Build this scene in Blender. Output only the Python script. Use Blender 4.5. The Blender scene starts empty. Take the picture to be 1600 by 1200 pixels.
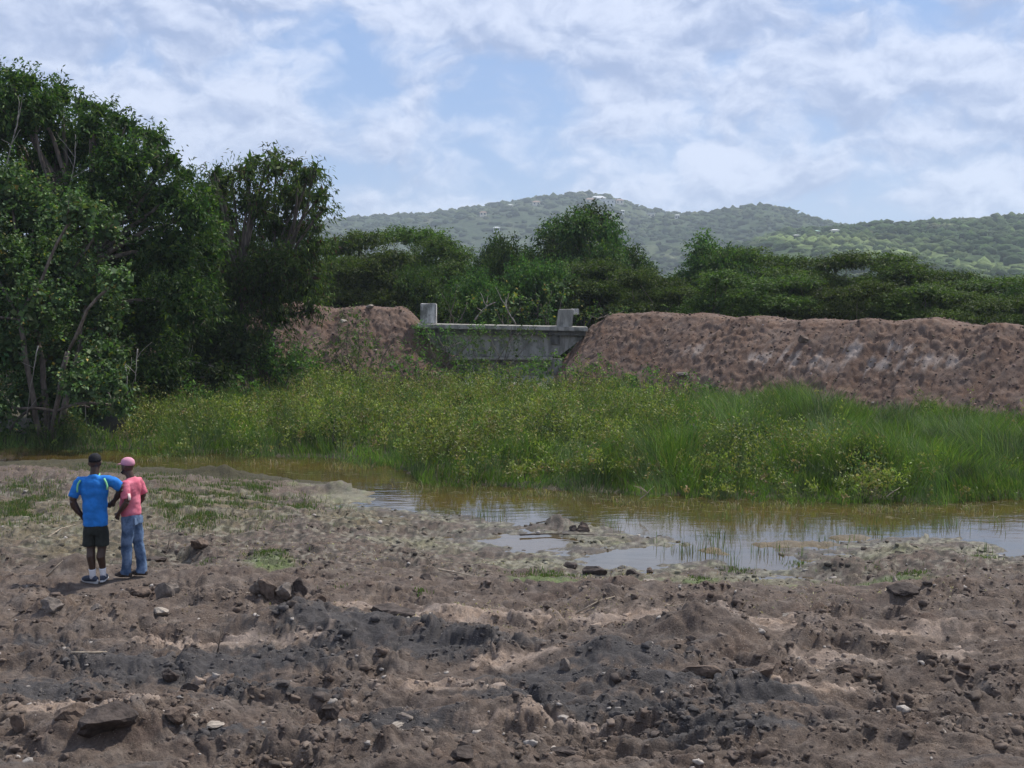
import bpy, math, random
import numpy as np
from mathutils import Vector, Matrix

SC = bpy.context.scene
COL = SC.collection
rng = np.random.default_rng(7)
random.seed(7)
R = math.radians

# ------------------------------------------------------------------ camera
CAMH = 4.2
FPX = 1900.0
PITCH = math.atan(160.0 / FPX)
cam_d = bpy.data.cameras.new('camera')
cam = bpy.data.objects.new('camera', cam_d)
COL.objects.link(cam)
cam_d.sensor_width = 36.0
cam_d.lens = 36.0 * FPX / 1600.0
cam_d.clip_start = 0.1
cam_d.clip_end = 12000
cam.location = (0, 0, CAMH)
cam.rotation_euler = (math.pi / 2 - PITCH, 0, 0)
SC.camera = cam

# ------------------------------------------------------------------ sky and sun
SUN_DIR = Vector((0.60, 0.50, 1.15)).normalized()
SUN_EL = math.asin(SUN_DIR.z)
SUN_AZ = math.atan2(SUN_DIR.x, SUN_DIR.y)
world = bpy.data.worlds.new('World')
SC.world = world
world.use_nodes = True
wt = world.node_tree
wt.nodes.clear()


class NT:
    """tiny helper for writing node trees"""
    def __init__(self, tree):
        self.t = tree

    def n(self, kind, **kw):
        nd = self.t.nodes.new(kind)
        for k, v in kw.items():
            if k.startswith('i_'):
                nd.inputs[k[2:].replace('_', ' ')].default_value = v
            else:
                setattr(nd, k, v)
        return nd

    def put(self, sock, v):
        if isinstance(v, bpy.types.NodeSocket):
            self.t.links.new(v, sock)
        elif v is not None:
            if isinstance(v, (tuple, list)) and len(v) == 3 and sock.type == 'RGBA':
                v = (*v, 1)
            sock.default_value = v

    def math(self, op, a, b=None, c=None, clamp=False):
        nd = self.n('ShaderNodeMath', operation=op, use_clamp=clamp)
        self.put(nd.inputs[0], a)
        if b is not None: self.put(nd.inputs[1], b)
        if c is not None: self.put(nd.inputs[2], c)
        return nd.outputs[0]

    def mix(self, f, a, b, mode='MIX'):
        nd = self.n('ShaderNodeMix', data_type='RGBA', blend_type=mode)
        self.put(nd.inputs[0], f); self.put(nd.inputs[6], a); self.put(nd.inputs[7], b)
        return nd.outputs[2]

    def ramp(self, f, lo, hi):
        nd = self.n('ShaderNodeMapRange', interpolation_type='SMOOTHSTEP')
        self.put(nd.inputs[0], f)
        nd.inputs[1].default_value = lo; nd.inputs[2].default_value = hi
        return nd.outputs[0]

    def noise(self, vec, scale, detail=4, rough=0.55, dist=0.0, out=0):
        nd = self.n('ShaderNodeTexNoise')
        if vec is not None: self.put(nd.inputs['Vector'], vec)
        nd.inputs['Scale'].default_value = scale
        nd.inputs['Detail'].default_value = detail
        nd.inputs['Roughness'].default_value = rough
        nd.inputs['Distortion'].default_value = dist
        return nd.outputs[out]


w = NT(wt)
SKY_STRENGTH = 0.1
sky = w.n('ShaderNodeTexSky', sky_type='NISHITA', sun_disc=False, sun_elevation=SUN_EL, sun_rotation=SUN_AZ)
sky.air_density = 1.0
sky.dust_density = 0.6
sky.ozone_density = 1.5
tc = w.n('ShaderNodeTexCoord')
sep = w.n('ShaderNodeSeparateXYZ')
w.put(sep.inputs[0], tc.outputs['Generated'])
vm = w.n('ShaderNodeVectorMath', operation='MULTIPLY')
w.put(vm.inputs[0], tc.outputs['Generated'])
vm.inputs[1].default_value = (1.0, 1.0, 1.55)
cv = vm.outputs[0]


def shifted(v, off):
    nd = w.n('ShaderNodeVectorMath', operation='ADD'); w.put(nd.inputs[0], v); nd.inputs[1].default_value = off
    return nd.outputs[0]


def shifted(v, off):
    nd = w.n('ShaderNodeVectorMath', operation='ADD'); w.put(nd.inputs[0], v); nd.inputs[1].default_value = off
    return nd.outputs[0]


def billow(v, scale, detail=4.0, rough=0.55):
    nd = w.n('ShaderNodeTexVoronoi', feature='F1')
    nd.normalize = True
    w.put(nd.inputs['Vector'], v)
    nd.inputs['Scale'].default_value = scale; nd.inputs['Detail'].default_value = detail
    nd.inputs['Roughness'].default_value = rough
    return w.math('SUBTRACT', 1.0, nd.outputs['Distance'])


warp = w.n('ShaderNodeTexNoise'); w.put(warp.inputs['Vector'], cv); warp.inputs['Scale'].default_value = 14; warp.inputs['Detail'].default_value = 6
wv = w.n('ShaderNodeVectorMath', operation='MULTIPLY_ADD'); w.put(wv.inputs[0], warp.outputs['Color']); wv.inputs[1].default_value = (.07, .07, .07); w.put(wv.inputs[2], cv)
cw = wv.outputs[0]
UP = (0.004, 0.0, 0.014)
broad = w.noise(cv, 3.2, 4, 0.5, 0.2)
puff = w.noise(cw, 8.0, 8, 0.58, 0.0)
puff_up = w.noise(shifted(cw, UP), 8.0, 8, 0.58, 0.0)
bil = billow(cw, 13.0, 2.0)
bil_up = billow(shifted(cw, UP), 13.0, 2.0)
bil2 = billow(cw, 30.0, 0.0)
cover = w.math('ADD', w.math('MULTIPLY', puff, 0.50), w.math('MULTIPLY', broad, 0.36))
cover = w.math('ADD', cover, w.math('MULTIPLY', w.math('SUBTRACT', bil, 0.6), 0.30))
high = w.math('MULTIPLY', w.ramp(sep.outputs[2], 0.04, 0.22), 0.05)
cover = w.math('ADD', cover, high)
m_cloud = w.ramp(cover, 0.385, 0.50)
edge = w.math('ADD', w.math('MULTIPLY', w.math('SUBTRACT', bil, bil_up), 1.0), w.math('MULTIPLY', w.math('SUBTRACT', puff, puff_up), 2.6))
edge = w.math('ADD', edge, w.math('MULTIPLY', w.math('SUBTRACT', bil2, 0.65), 0.25))
lit = w.math('ADD', edge, w.noise(cv, 5.0, 6, 0.6, 0.2))
m_white = w.ramp(lit, 0.18, 0.82)
blue = w.mix(0.72, sky.outputs[0], (2.35, 3.8, 7.1))
grey = (3.25, 4.05, 6.1)
white = (6.6, 7.2, 8.8)
cl = w.mix(m_white, grey, white)
c = w.mix(w.math('MULTIPLY', m_cloud, 0.90), blue, cl)
bg = w.n('ShaderNodeBackground')
w.put(bg.inputs[0], c)
bg.inputs[1].default_value = SKY_STRENGTH
wo = w.n('ShaderNodeOutputWorld')
wt.links.new(bg.outputs[0], wo.inputs[0])

sun_d = bpy.data.lights.new('sun', 'SUN')
sun_d.energy = 4.4
sun_d.angle = R(2.5)
sun_d.color = (1.0, 0.955, 0.89)
sun = bpy.data.objects.new('sun', sun_d)
COL.objects.link(sun)
sun.rotation_euler = SUN_DIR.to_track_quat('Z', 'Y').to_euler()
SC.view_settings.view_transform = 'Standard'
SC.view_settings.look = 'None'
SC.view_settings.exposure = 0.22
SC.view_settings.gamma = 1.0
SC.view_settings.use_curve_mapping = False
SC.cycles.max_bounces = 6
SC.cycles.diffuse_bounces = 3
SC.cycles.transparent_max_bounces = 8
SC.cycles.volume_bounces = 1

# ------------------------------------------------------------------ chart: photograph pixel <-> point of the place
CP, SP = math.cos(PITCH), math.sin(PITCH)


def at(px, py, z=0.0):
    """ground point (x, y) at height z seen at pixel px, py"""
    a = (np.asarray(px, float) - 800) / FPX
    b = (600 - np.asarray(py, float)) / FPX
    dy = CP + b * SP
    dzz = -SP + b * CP
    t = (z - CAMH) / dzz
    return t * a, t * dy


def at_d(px, py, d):
    """point at ground distance d (along y) seen at pixel"""
    a = (px - 800) / FPX
    b = (600 - py) / FPX
    dy = CP + b * SP
    dzz = -SP + b * CP
    t = d / dy
    return Vector((t * a, d, CAMH + t * dzz))


def pix(x, y, z=0.0):
    zz = z - CAMH
    dep = y * CP - zz * SP
    up = y * SP + zz * CP
    dep = np.maximum(dep, 0.05)
    return 800 + FPX * x / dep, 600 - FPX * up / dep


# ------------------------------------------------------------------ numpy noise
def _h(ix, iy, seed):
    h = (ix.astype(np.int64) * 374761393 + iy.astype(np.int64) * 668265263 + seed * 974634777) & 0xffffffff
    h = ((h ^ (h >> 13)) * 1274126177) & 0xffffffff
    h = ((h ^ (h >> 16)) * 2246822519) & 0xffffffff
    return (h ^ (h >> 15)) / 4294967296.0


def gn(x, y, seed=0):
    xi, yi = np.floor(x), np.floor(y)
    fx, fy = x - xi, y - yi
    u = fx * fx * fx * (fx * (fx * 6 - 15) + 10)
    v = fy * fy * fy * (fy * (fy * 6 - 15) + 10)
    def g(dx, dy):
        a = _h(xi + dx, yi + dy, seed) * 2 * np.pi
        return np.cos(a) * (fx - dx) + np.sin(a) * (fy - dy)
    return ((g(0, 0) * (1 - u) + g(1, 0) * u) * (1 - v) + (g(0, 1) * (1 - u) + g(1, 1) * u) * v) * 1.5


def fbm(x, y, oct=4, seed=0, gain=0.5, lac=2.03):
    s = 0; a = 1; t = 0
    for k in range(oct):
        s = s + a * gn(x + 17.3 * k, y - 9.1 * k, seed + k)
        t += a; a *= gain; x = x * lac; y = y * lac
    return s / t * 1.3


def worley(x, y, seed=0):
    xi, yi = np.floor(x), np.floor(y)
    best = np.full(np.shape(x), 9.0); idv = np.zeros(np.shape(x))
    for dx in (-1, 0, 1):
        for dy in (-1, 0, 1):
            cx, cy = xi + dx, yi + dy
            jx, jy = _h(cx, cy, seed), _h(cx, cy, seed + 51)
            d = (cx + jx - x) ** 2 + (cy + jy - y) ** 2
            m = d < best
            best = np.where(m, d, best); idv = np.where(m, _h(cx, cy, seed + 99), idv)
    return np.sqrt(best), idv


def sstep(a, b, x):
    t = np.clip((x - a) / (b - a), 0, 1)
    return t * t * (3 - 2 * t)


def poly_sd(x, y, P):
    """signed distance, negative inside"""
    P = np.asarray(P, float); n = len(P)
    d = np.full(x.shape, 1e9); ins = np.zeros(x.shape, bool)
    for i in range(n):
        ax, ay = P[i]; bx, by = P[(i + 1) % n]
        ex, ey = bx - ax, by - ay
        wx, wy = x - ax, y - ay
        t = np.clip((wx * ex + wy * ey) / (ex * ex + ey * ey + 1e-12), 0, 1)
        d = np.minimum(d, (wx - ex * t) ** 2 + (wy - ey * t) ** 2)
        c = ((ay <= y) & (by > y)) | ((by <= y) & (ay > y))
        xc = ax + (y - ay) / (by - ay if by != ay else 1e-9) * ex
        ins ^= c & (x < xc)
    d = np.sqrt(d)
    return np.where(ins, -d, d)


# ------------------------------------------------------------------ terrain
WL = -0.25
pond_px = [(-160, 728), (0, 722), (120, 718), (230, 731), (400, 741), (520, 757), (585, 780), (560, 792), (640, 800), (720, 806),
           (800, 822), (870, 818), (940, 826), (985, 838), (1055, 842), (1072, 850), (1000, 854), (935, 860), (885, 874),
           (945, 892), (1015, 890), (1060, 880), (1120, 876), (1150, 893), (1240, 893), (1256, 874), (1210, 858),
           (1280, 862), (1330, 852), (1430, 846), (1500, 842), (1552, 852), (1568, 870), (1640, 872), (1900, 880),
           (1900, 765), (1600, 776), (1400, 781), (1200, 776), (1000, 772), (800, 760), (670, 750), (600, 719),
           (400, 711), (200, 703), (60, 697), (-160, 690)]
POND = np.stack(at([p[0] for p in pond_px], [p[1] for p in pond_px], WL), 1)
pond2_px = [(735, 846), (780, 834), (870, 834), (915, 845), (895, 859), (800, 859)]
POND2 = np.stack(at([p[0] for p in pond2_px], [p[1] for p in pond2_px], WL), 1)
# px, py, half width, half depth (m), height
MOUNDS = [(90, 960, 1.6, .5, .10), (250, 958, 1.3, .5, .10), (400, 955, .7, .4, .14), (455, 985, .9, .4, .16),
          (560, 995, 1.1, .42, .24), (690, 1015, 1.0, .4, .18), (850, 1035, .9, .35, .13), (965, 1050, .6, .4, .22),
          (1085, 1005, .75, .55, .38), (1160, 1030, .5, .35, .2), (1150, 1090, .8, .3, .16), (950, 1085, .6, .25, .12),
          (150, 1160, .8, .32, .2), (330, 1120, .7, .3, .1), (110, 893, .42, .3, .24), (270, 868, .45, .25, -.22),
          (325, 862, .3, .25, .14), (640, 925, .9, .35, .12), (930, 915, 1.2, .3, .09), (100, 770, 1.9, 1.2, .26),
          (40, 752, 1.5, .8, .22), (215, 790, .8, .5, .14), (300, 800, 2.0, 1.2, .1), (640, 1110, .6, .2, -.12),
          (1300, 1010, .9, .4, .12), (1480, 1060, 1.0, .4, .15), (1120, 838, .42, .35, .16), (1330, 872, .5, .25, .14),
          (1480, 864, 1.0, .35, .14), (1410, 852, .4, .25, .12), (900, 828, .7, .15, .06),
          (770, 1130, .8, .25, .14), (430, 1060, .9, .2, -.1), (240, 1075, .8, .25, -.14), (560, 1180, .8, .2, .15),
          (1230, 1130, .7, .25, .15), (700, 960, .5, .15, .08), (1480, 985, .9, .3, .1), (870, 801, .35, .16, .20),  (1235, 828, .7, .16, .27), (1325, 818, .4, .14, .27),
          (1410, 824, .5, .16, .27), (330, 730, .8, .2, .26), (540, 752, .6, .2, .26)]


def ground_parts(x, y):
    px, py = pix(x, y, 0.0)
    nx = 0.20 * fbm(x * 1.4, y * 2.0, 4, 11, .6) + .10 * gn(x * 5, y * 6, 19)
    sd = poly_sd(x, y, POND)
    near = y < 40
    sd2 = poly_sd(x, y, POND2)
    sdw = np.minimum(sd, sd2) + nx * np.clip(1.2 - np.abs(np.minimum(sd, sd2)) * .3, 0.0, 1.0)
    far_side = py < np.interp(px, [-200, 560, 660, 800, 1000, 1200, 1600], [718, 742, 770, 792, 802, 812, 822])
    # shore profile
    near_land = WL + 0.012 + 0.24 * sstep(0.2, 3.4, sdw)
    reed_land = WL + 0.03 + 0.10 * sstep(0, 5, sdw)
    land = np.where(far_side, reed_land, near_land)
    bed = WL - 0.06 * sstep(0, .25, -sdw) - 0.22 * sstep(.1, 1.6, -sdw)
    z = np.where(sdw > 0, land, bed)
    z = z + 0.06 * fbm(x * 0.3, y * 0.3, 3, 3) * sstep(0.5, 2.5, sdw)
    z = z + 0.06 * fbm(x * 2.2, y * 3.4, 3, 17) * np.exp(-(sdw / 1.1) ** 2) * (py > 765)
    for (mx, my, rx, ry, h) in MOUNDS:
        cx, cy = at(mx, my, 0.0)
        q = ((x - cx) / rx) ** 2 + ((y - cy) / ry) ** 2
        z = z + 1.0 * h * np.exp(-q * 1.1) * (1 + 0.25 * gn(x * 3, y * 3, 41))
    # islets in the pool stay low and flat
    cap = WL + .035 + .05 * fbm(x * 3.1, y * 4.2, 4, 18, .6)
    inp = sdw < .15
    z = np.where(inp & (z > cap), cap + .12 * (z - cap), z)
    # bank on which the photographer stands
    z = z + 2.5 * (1 - sstep(2.5, 8.8, y))
    # rough ground
    shore = sstep(-0.35, 1.0, sdw)
    rough = sstep(870, 950, py) * 0.4 + 0.6
    rough = rough * (1 - sstep(0.5, 1.5, y / 40.0) * .8)
    k = shore * rough
    # trampled flat where the men stand
    for (mx, my) in ((152, 911), (208, 903)):
        cx, cy = at(mx, my, 0.0)
        k = k * (1 - .95 * np.exp(-(((x - cx) ** 2 + (y - cy - .0) ** 2) / .30 ** 2) ** 1.5))
    # cut and churned furrows lying across the view
    wx, wy = x + .25 * fbm(x * 1.3, y * 1.3, 2, 12), y + .18 * fbm(x * 1.1, y * 1.1, 2, 13)
    fur = gn(wx * 0.7, wy * 2.8, 8)
    z = z + k * 0.050 * np.tanh(fur * 2.2) + k * .07 * gn(wx * .33 + 5, wy * 1.5, 18)
    z = z + k * 0.05 * fbm(x * 1.8, y * 2.6, 3, 21)
    cm = sstep(-0.35, 0.45, fbm(x * .9, y * 1.3, 3, 31))
    # torn crumbly lumps: creased noise at falling scales
    kk = k * (.35 + .65 * cm) + .10 * shore
    for fq, a, sdn in ((1.5, .11, 61), (3.3, .080, 62), (7.0, .044, 63), (15.0, .016, 64)):
        n_ = np.abs(gn(wx * fq, wy * fq * 1.1, sdn))
        z = z + kk * a * (np.minimum(n_ * 2.0, .8) ** .75 - .35)
    f, idv = worley(wx * 6.0, wy * 6.5, 66)
    z = z + kk * .035 * np.clip(1 - f * 1.5, 0, 1) * (idv > .6)
    z = z + (0.4 * k + 0.1) * 0.012 * fbm(x * 26, y * 26, 2, 71)
    # lumps that break the shallow water surface
    inw = 1 - shore
    f, idv = worley(x * 1.7, y * 2.4, 77)
    z = z + inw * 0.09 * np.clip(1 - f * f * 3.0, 0, 1) * (idv > .72) * sstep(0.0, -2.2, -sdw) * (py > 792)
    # caterpillar tread marks
    tx, ty = at(1010, 1150, 0)
    u = (x - tx) * 0.98 + (y - ty) * 0.2; v = -(x - tx) * 0.2 + (y - ty) * 0.98
    tm = np.exp(-((u / 0.85) ** 4)) * np.exp(-((v / 0.42) ** 4))
    z = z + tm * (0.045 * np.tanh(3 * np.sin(v * 2 * np.pi / 0.22 + .4 * gn(x * 4, y * 4, 9))) - .03)
    tx, ty = at(560, 1165, 0)
    u = (x - tx); v = (y - ty) + .15 * (x - tx)
    tm = np.exp(-((u / 1.2) ** 4)) * np.exp(-((v / 0.3) ** 4))
    z = z + tm * 0.03 * np.tanh(3 * np.sin(u * 2 * np.pi / 0.24))
    # firm even footing where the men stand, falling away towards the camera
    for (mx, my) in ((152, 911), (208, 903)):
        cx, cy = at(mx, my, 0.0)
        m_ = np.exp(-(((x - cx) / .36) ** 4 + ((y - cy + .42) / .72) ** 4)) * .92
        z = z * (1 - m_) + m_ * (0.0 + .12 * np.minimum(z, .1) + np.minimum(0, (y - cy + .25) * .12))
    # land beyond the far bank
    z = z + 0.9 * sstep(50, 60, y)
    return z, sdw, px, py, far_side, cm


def mesh_grid(name, X, Y, Z, cols=None, smooth=True):
    nr, nc = X.shape
    co = np.stack([X, Y, Z], -1).reshape(-1, 3).astype(np.float32)
    i = np.arange((nr - 1) * (nc - 1)); r_ = i // (nc - 1); c_ = i % (nc - 1)
    a = r_ * nc + c_
    f = np.stack([a, a + 1, a + nc + 1, a + nc], 1).astype(np.int32)
    return mesh_np(name, co, f, cols, smooth)


def mesh_np(name, co, faces, cols=None, smooth=False, attr=None):
    me = bpy.data.meshes.new(name)
    nv, nf, k = len(co), len(faces), faces.shape[1]
    me.vertices.add(nv); me.vertices.foreach_set('co', np.ascontiguousarray(co, np.float32).ravel())
    me.loops.add(nf * k); me.loops.foreach_set('vertex_index', np.ascontiguousarray(faces, np.int32).ravel())
    me.polygons.add(nf)
    me.polygons.foreach_set('loop_start', np.arange(0, nf * k, k, dtype=np.int32))
    me.polygons.foreach_set('loop_total', np.full(nf, k, np.int32))
    if smooth:
        me.polygons.foreach_set('use_smooth', np.ones(nf, bool))
    me.update(calc_edges=True)
    if cols is not None:
        ca = me.color_attributes.new('Col', 'FLOAT_COLOR', 'POINT')
        c4 = np.ones((nv, 4), np.float32); c4[:, :cols.shape[1]] = cols
        ca.data.foreach_set('color', c4.ravel())
    return me


def link(name, me, mat=None, parent=None, label=None, cat=None, group=None, kind=None, loc=None):
    o = bpy.data.objects.new(name, me)
    COL.objects.link(o)
    if mat is not None and me is not None and not me.materials:
        me.materials.append(mat)
    if parent is not None: o.parent = parent
    if label: o['label'] = label
    if cat: o['category'] = cat
    if group: o['group'] = group
    if kind: o['kind'] = kind
    if loc is not None: o.location = loc
    return o


# ------------------------------------------------------------------ materials
def new_mat(name):
    m = bpy.data.materials.new(name); m.use_nodes = True
    m.node_tree.nodes.clear()
    t = NT(m.node_tree)
    out = t.n('ShaderNodeOutputMaterial')
    return m, t, out


def princ(t, out, color, rough=0.9, spec=0.3, bump=None, bstr=0.5, bdist=0.02, **kw):
    p = t.n('ShaderNodeBsdfPrincipled')
    t.put(p.inputs['Base Color'], color)
    t.put(p.inputs['Roughness'], rough)
    t.put(p.inputs['Specular IOR Level'], spec)
    for k, v in kw.items():
        t.put(p.inputs[k.replace('_', ' ')], v)
    if bump is not None:
        b = t.n('ShaderNodeBump'); b.inputs['Strength'].default_value = bstr; b.inputs['Distance'].default_value = bdist
        t.put(b.inputs['Height'], bump); t.put(p.inputs['Normal'], b.outputs[0])
    t.t.links.new(p.outputs[0], out.inputs[0])
    return p


def attr_col(t):
    a = t.n('ShaderNodeAttribute', attribute_name='Col')
    return a.outputs['Color'], a.outputs['Alpha']


def soil_mat(name, scale=1.0, ramp=(0.62, 1.5), bstr=0.7):
    m, t, out = new_mat(name)
    c, al = attr_col(t)
    g = t.n('ShaderNodeNewGeometry').outputs['Position']
    n1 = t.noise(g, 9 * scale, 8, 0.7)
    n2 = t.noise(g, 45 * scale, 5, 0.75)
    n3 = t.noise(g, 2.2 * scale, 5, 0.6)
    f = t.math('ADD', t.math('MULTIPLY', n1, 0.55), t.math('MULTIPLY', n2, 0.45))
    fr = t.n('ShaderNodeMapRange'); t.put(fr.inputs[0], f)
    fr.inputs[1].default_value = 0.3; fr.inputs[2].default_value = 0.7
    fr.inputs[3].default_value = ramp[0]; fr.inputs[4].default_value = ramp[1]
    hv = t.n('ShaderNodeHueSaturation'); t.put(hv.inputs['Color'], c)
    t.put(hv.inputs['Value'], fr.outputs[0])
    t.put(hv.inputs['Saturation'], t.math('ADD', t.math('MULTIPLY', n3, 0.9), 0.5))
    col = hv.outputs[0]
    # pale crumbs and dry flecks
    v = t.n('ShaderNodeTexVoronoi'); v.inputs['Scale'].default_value = 38 * scale; t.put(v.inputs['Vector'], g)
    fleck = t.math('MULTIPLY', t.math('LESS_THAN', v.outputs['Distance'], 0.2), t.ramp(n3, 0.5, 0.62))
    col = t.mix(t.math('MULTIPLY', fleck, 0.55), col, (0.36, 0.31, 0.26))
    rough = t.math('SUBTRACT', 0.95, t.math('MULTIPLY', t.math('SUBTRACT', 1.0, al), 0.55))
    princ(t, out, col, rough, 0.35, bump=f, bstr=bstr, bdist=0.055 / scale)
    return m


def simple_mat(name, color, rough=0.8, var=0.3, scale=8, spec=0.3, bstr=0.4, bdist=0.01, tint=None, obj_coords=True, stretch=None, **kw):
    m, t, out = new_mat(name)
    tcn = t.n('ShaderNodeTexCoord').outputs['Object' if obj_coords else 'Generated']
    if stretch:
        mp = t.n('ShaderNodeMapping'); t.put(mp.inputs[0], tcn); mp.inputs['Scale'].default_value = stretch; tcn = mp.outputs[0]
    n = t.noise(tcn, scale, 6, 0.6)
    lo = tuple(c * (1 - var) for c in color); hi = tuple(min(1, c * (1 + var)) for c in color)
    if tint: hi = tint
    col = t.mix(t.ramp(n, 0.3, 0.7), lo, hi)
    princ(t, out, col, rough, spec, bump=n, bstr=bstr, bdist=bdist, **kw)
    return m


def leaf_mat(name, trans=0.35, rough=0.6, spec=0.15):
    m, t, out = new_mat(name)
    c, al = attr_col(t)
    oi = t.n('ShaderNodeObjectInfo')
    hs = t.n('ShaderNodeHueSaturation'); t.put(hs.inputs['Color'], c)
    t.put(hs.inputs['Value'], t.math('ADD', t.math('MULTIPLY', oi.outputs['Random'], 0.65), 0.62))
    t.put(hs.inputs['Hue'], t.math('ADD', t.math('MULTIPLY', oi.outputs['Random'], 0.035), 0.470))
    c = hs.outputs[0]
    p = t.n('ShaderNodeBsdfPrincipled'); t.put(p.inputs['Base Color'], c)
    p.inputs['Roughness'].default_value = rough; p.inputs['Specular IOR Level'].default_value = spec
    tr = t.n('ShaderNodeBsdfTranslucent')
    tcol = t.mix(1.0, c, (1.0, 1.25, 0.45), 'MULTIPLY'); t.put(tr.inputs[0], tcol)
    mx = t.n('ShaderNodeMixShader'); mx.inputs[0].default_value = trans
    t.t.links.new(p.outputs[0], mx.inputs[1]); t.t.links.new(tr.outputs[0], mx.inputs[2])
    t.t.links.new(mx.outputs[0], out.inputs[0])
    return m


M_SOIL = soil_mat('churned_soil', 1.0, (0.45, 1.7), 1.0)
M_BANK = soil_mat('bank_soil', 0.8, (0.60, 1.45), 0.55)
M_CLOD = soil_mat('clod_soil', 2.0, (0.65, 1.4), 0.6)
M_LEAF = leaf_mat('leaf')
M_GLOSSLEAF = leaf_mat('broad_leaf', 0.3, 0.55, 0.2)
M_GRASS = leaf_mat('grass_blade', 0.35, 0.55, 0.3)
M_BARK = simple_mat('bark', (0.13, 0.105, 0.085), 0.9, 0.5, 9, stretch=(1, 1, .25), bstr=.8, bdist=.03)
M_PALEBARK = simple_mat('pale_bark', (0.26, 0.235, 0.20), 0.9, 0.4, 9, stretch=(1, 1, .3), bstr=.6)
M_WOOD = simple_mat('weathered_wood', (0.33, 0.27, 0.2), 0.85, 0.4, 14, bstr=.6)
M_DARKWOOD = simple_mat('dark_wood', (0.09, 0.07, 0.055), 0.85, 0.4, 14, bstr=.6)

# ------------------------------------------------------------------ ground sheet
u_in = np.linspace(-0.450, 0.450, 800)
u_l = -np.geomspace(0.457, 4.0, 30)[::-1]
u_all = np.concatenate([u_l, u_in, -u_l[::-1]])
pyr = np.linspace(1225, 700, 400)
_, yr = at(np.full(400, 800.0), pyr, 0.0)
rows = np.concatenate([[-300, -60, -15, 0, 2], np.linspace(3, 9.3, 22), yr, np.linspace(yr[-1] + .3, 60, 36), np.geomspace(63, 5000, 34)])
U, Yg = np.meshgrid(u_all, rows)
Xg = U * np.maximum(Yg, 9.0)
Zg, sdw, gpx, gpy, far_side, clodm = ground_parts(Xg, Yg)


def blob(px, py, list_, soft=1.0):
    """soft union of ellipses given as (px, py, rx, ry)"""
    v = np.zeros(px.shape)
    for (cx, cy, rx, ry) in list_:
        v = np.maximum(v, np.exp(-(((px - cx) / rx) ** 2 + ((py - cy) / ry) ** 2) * soft))
    return v


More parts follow.
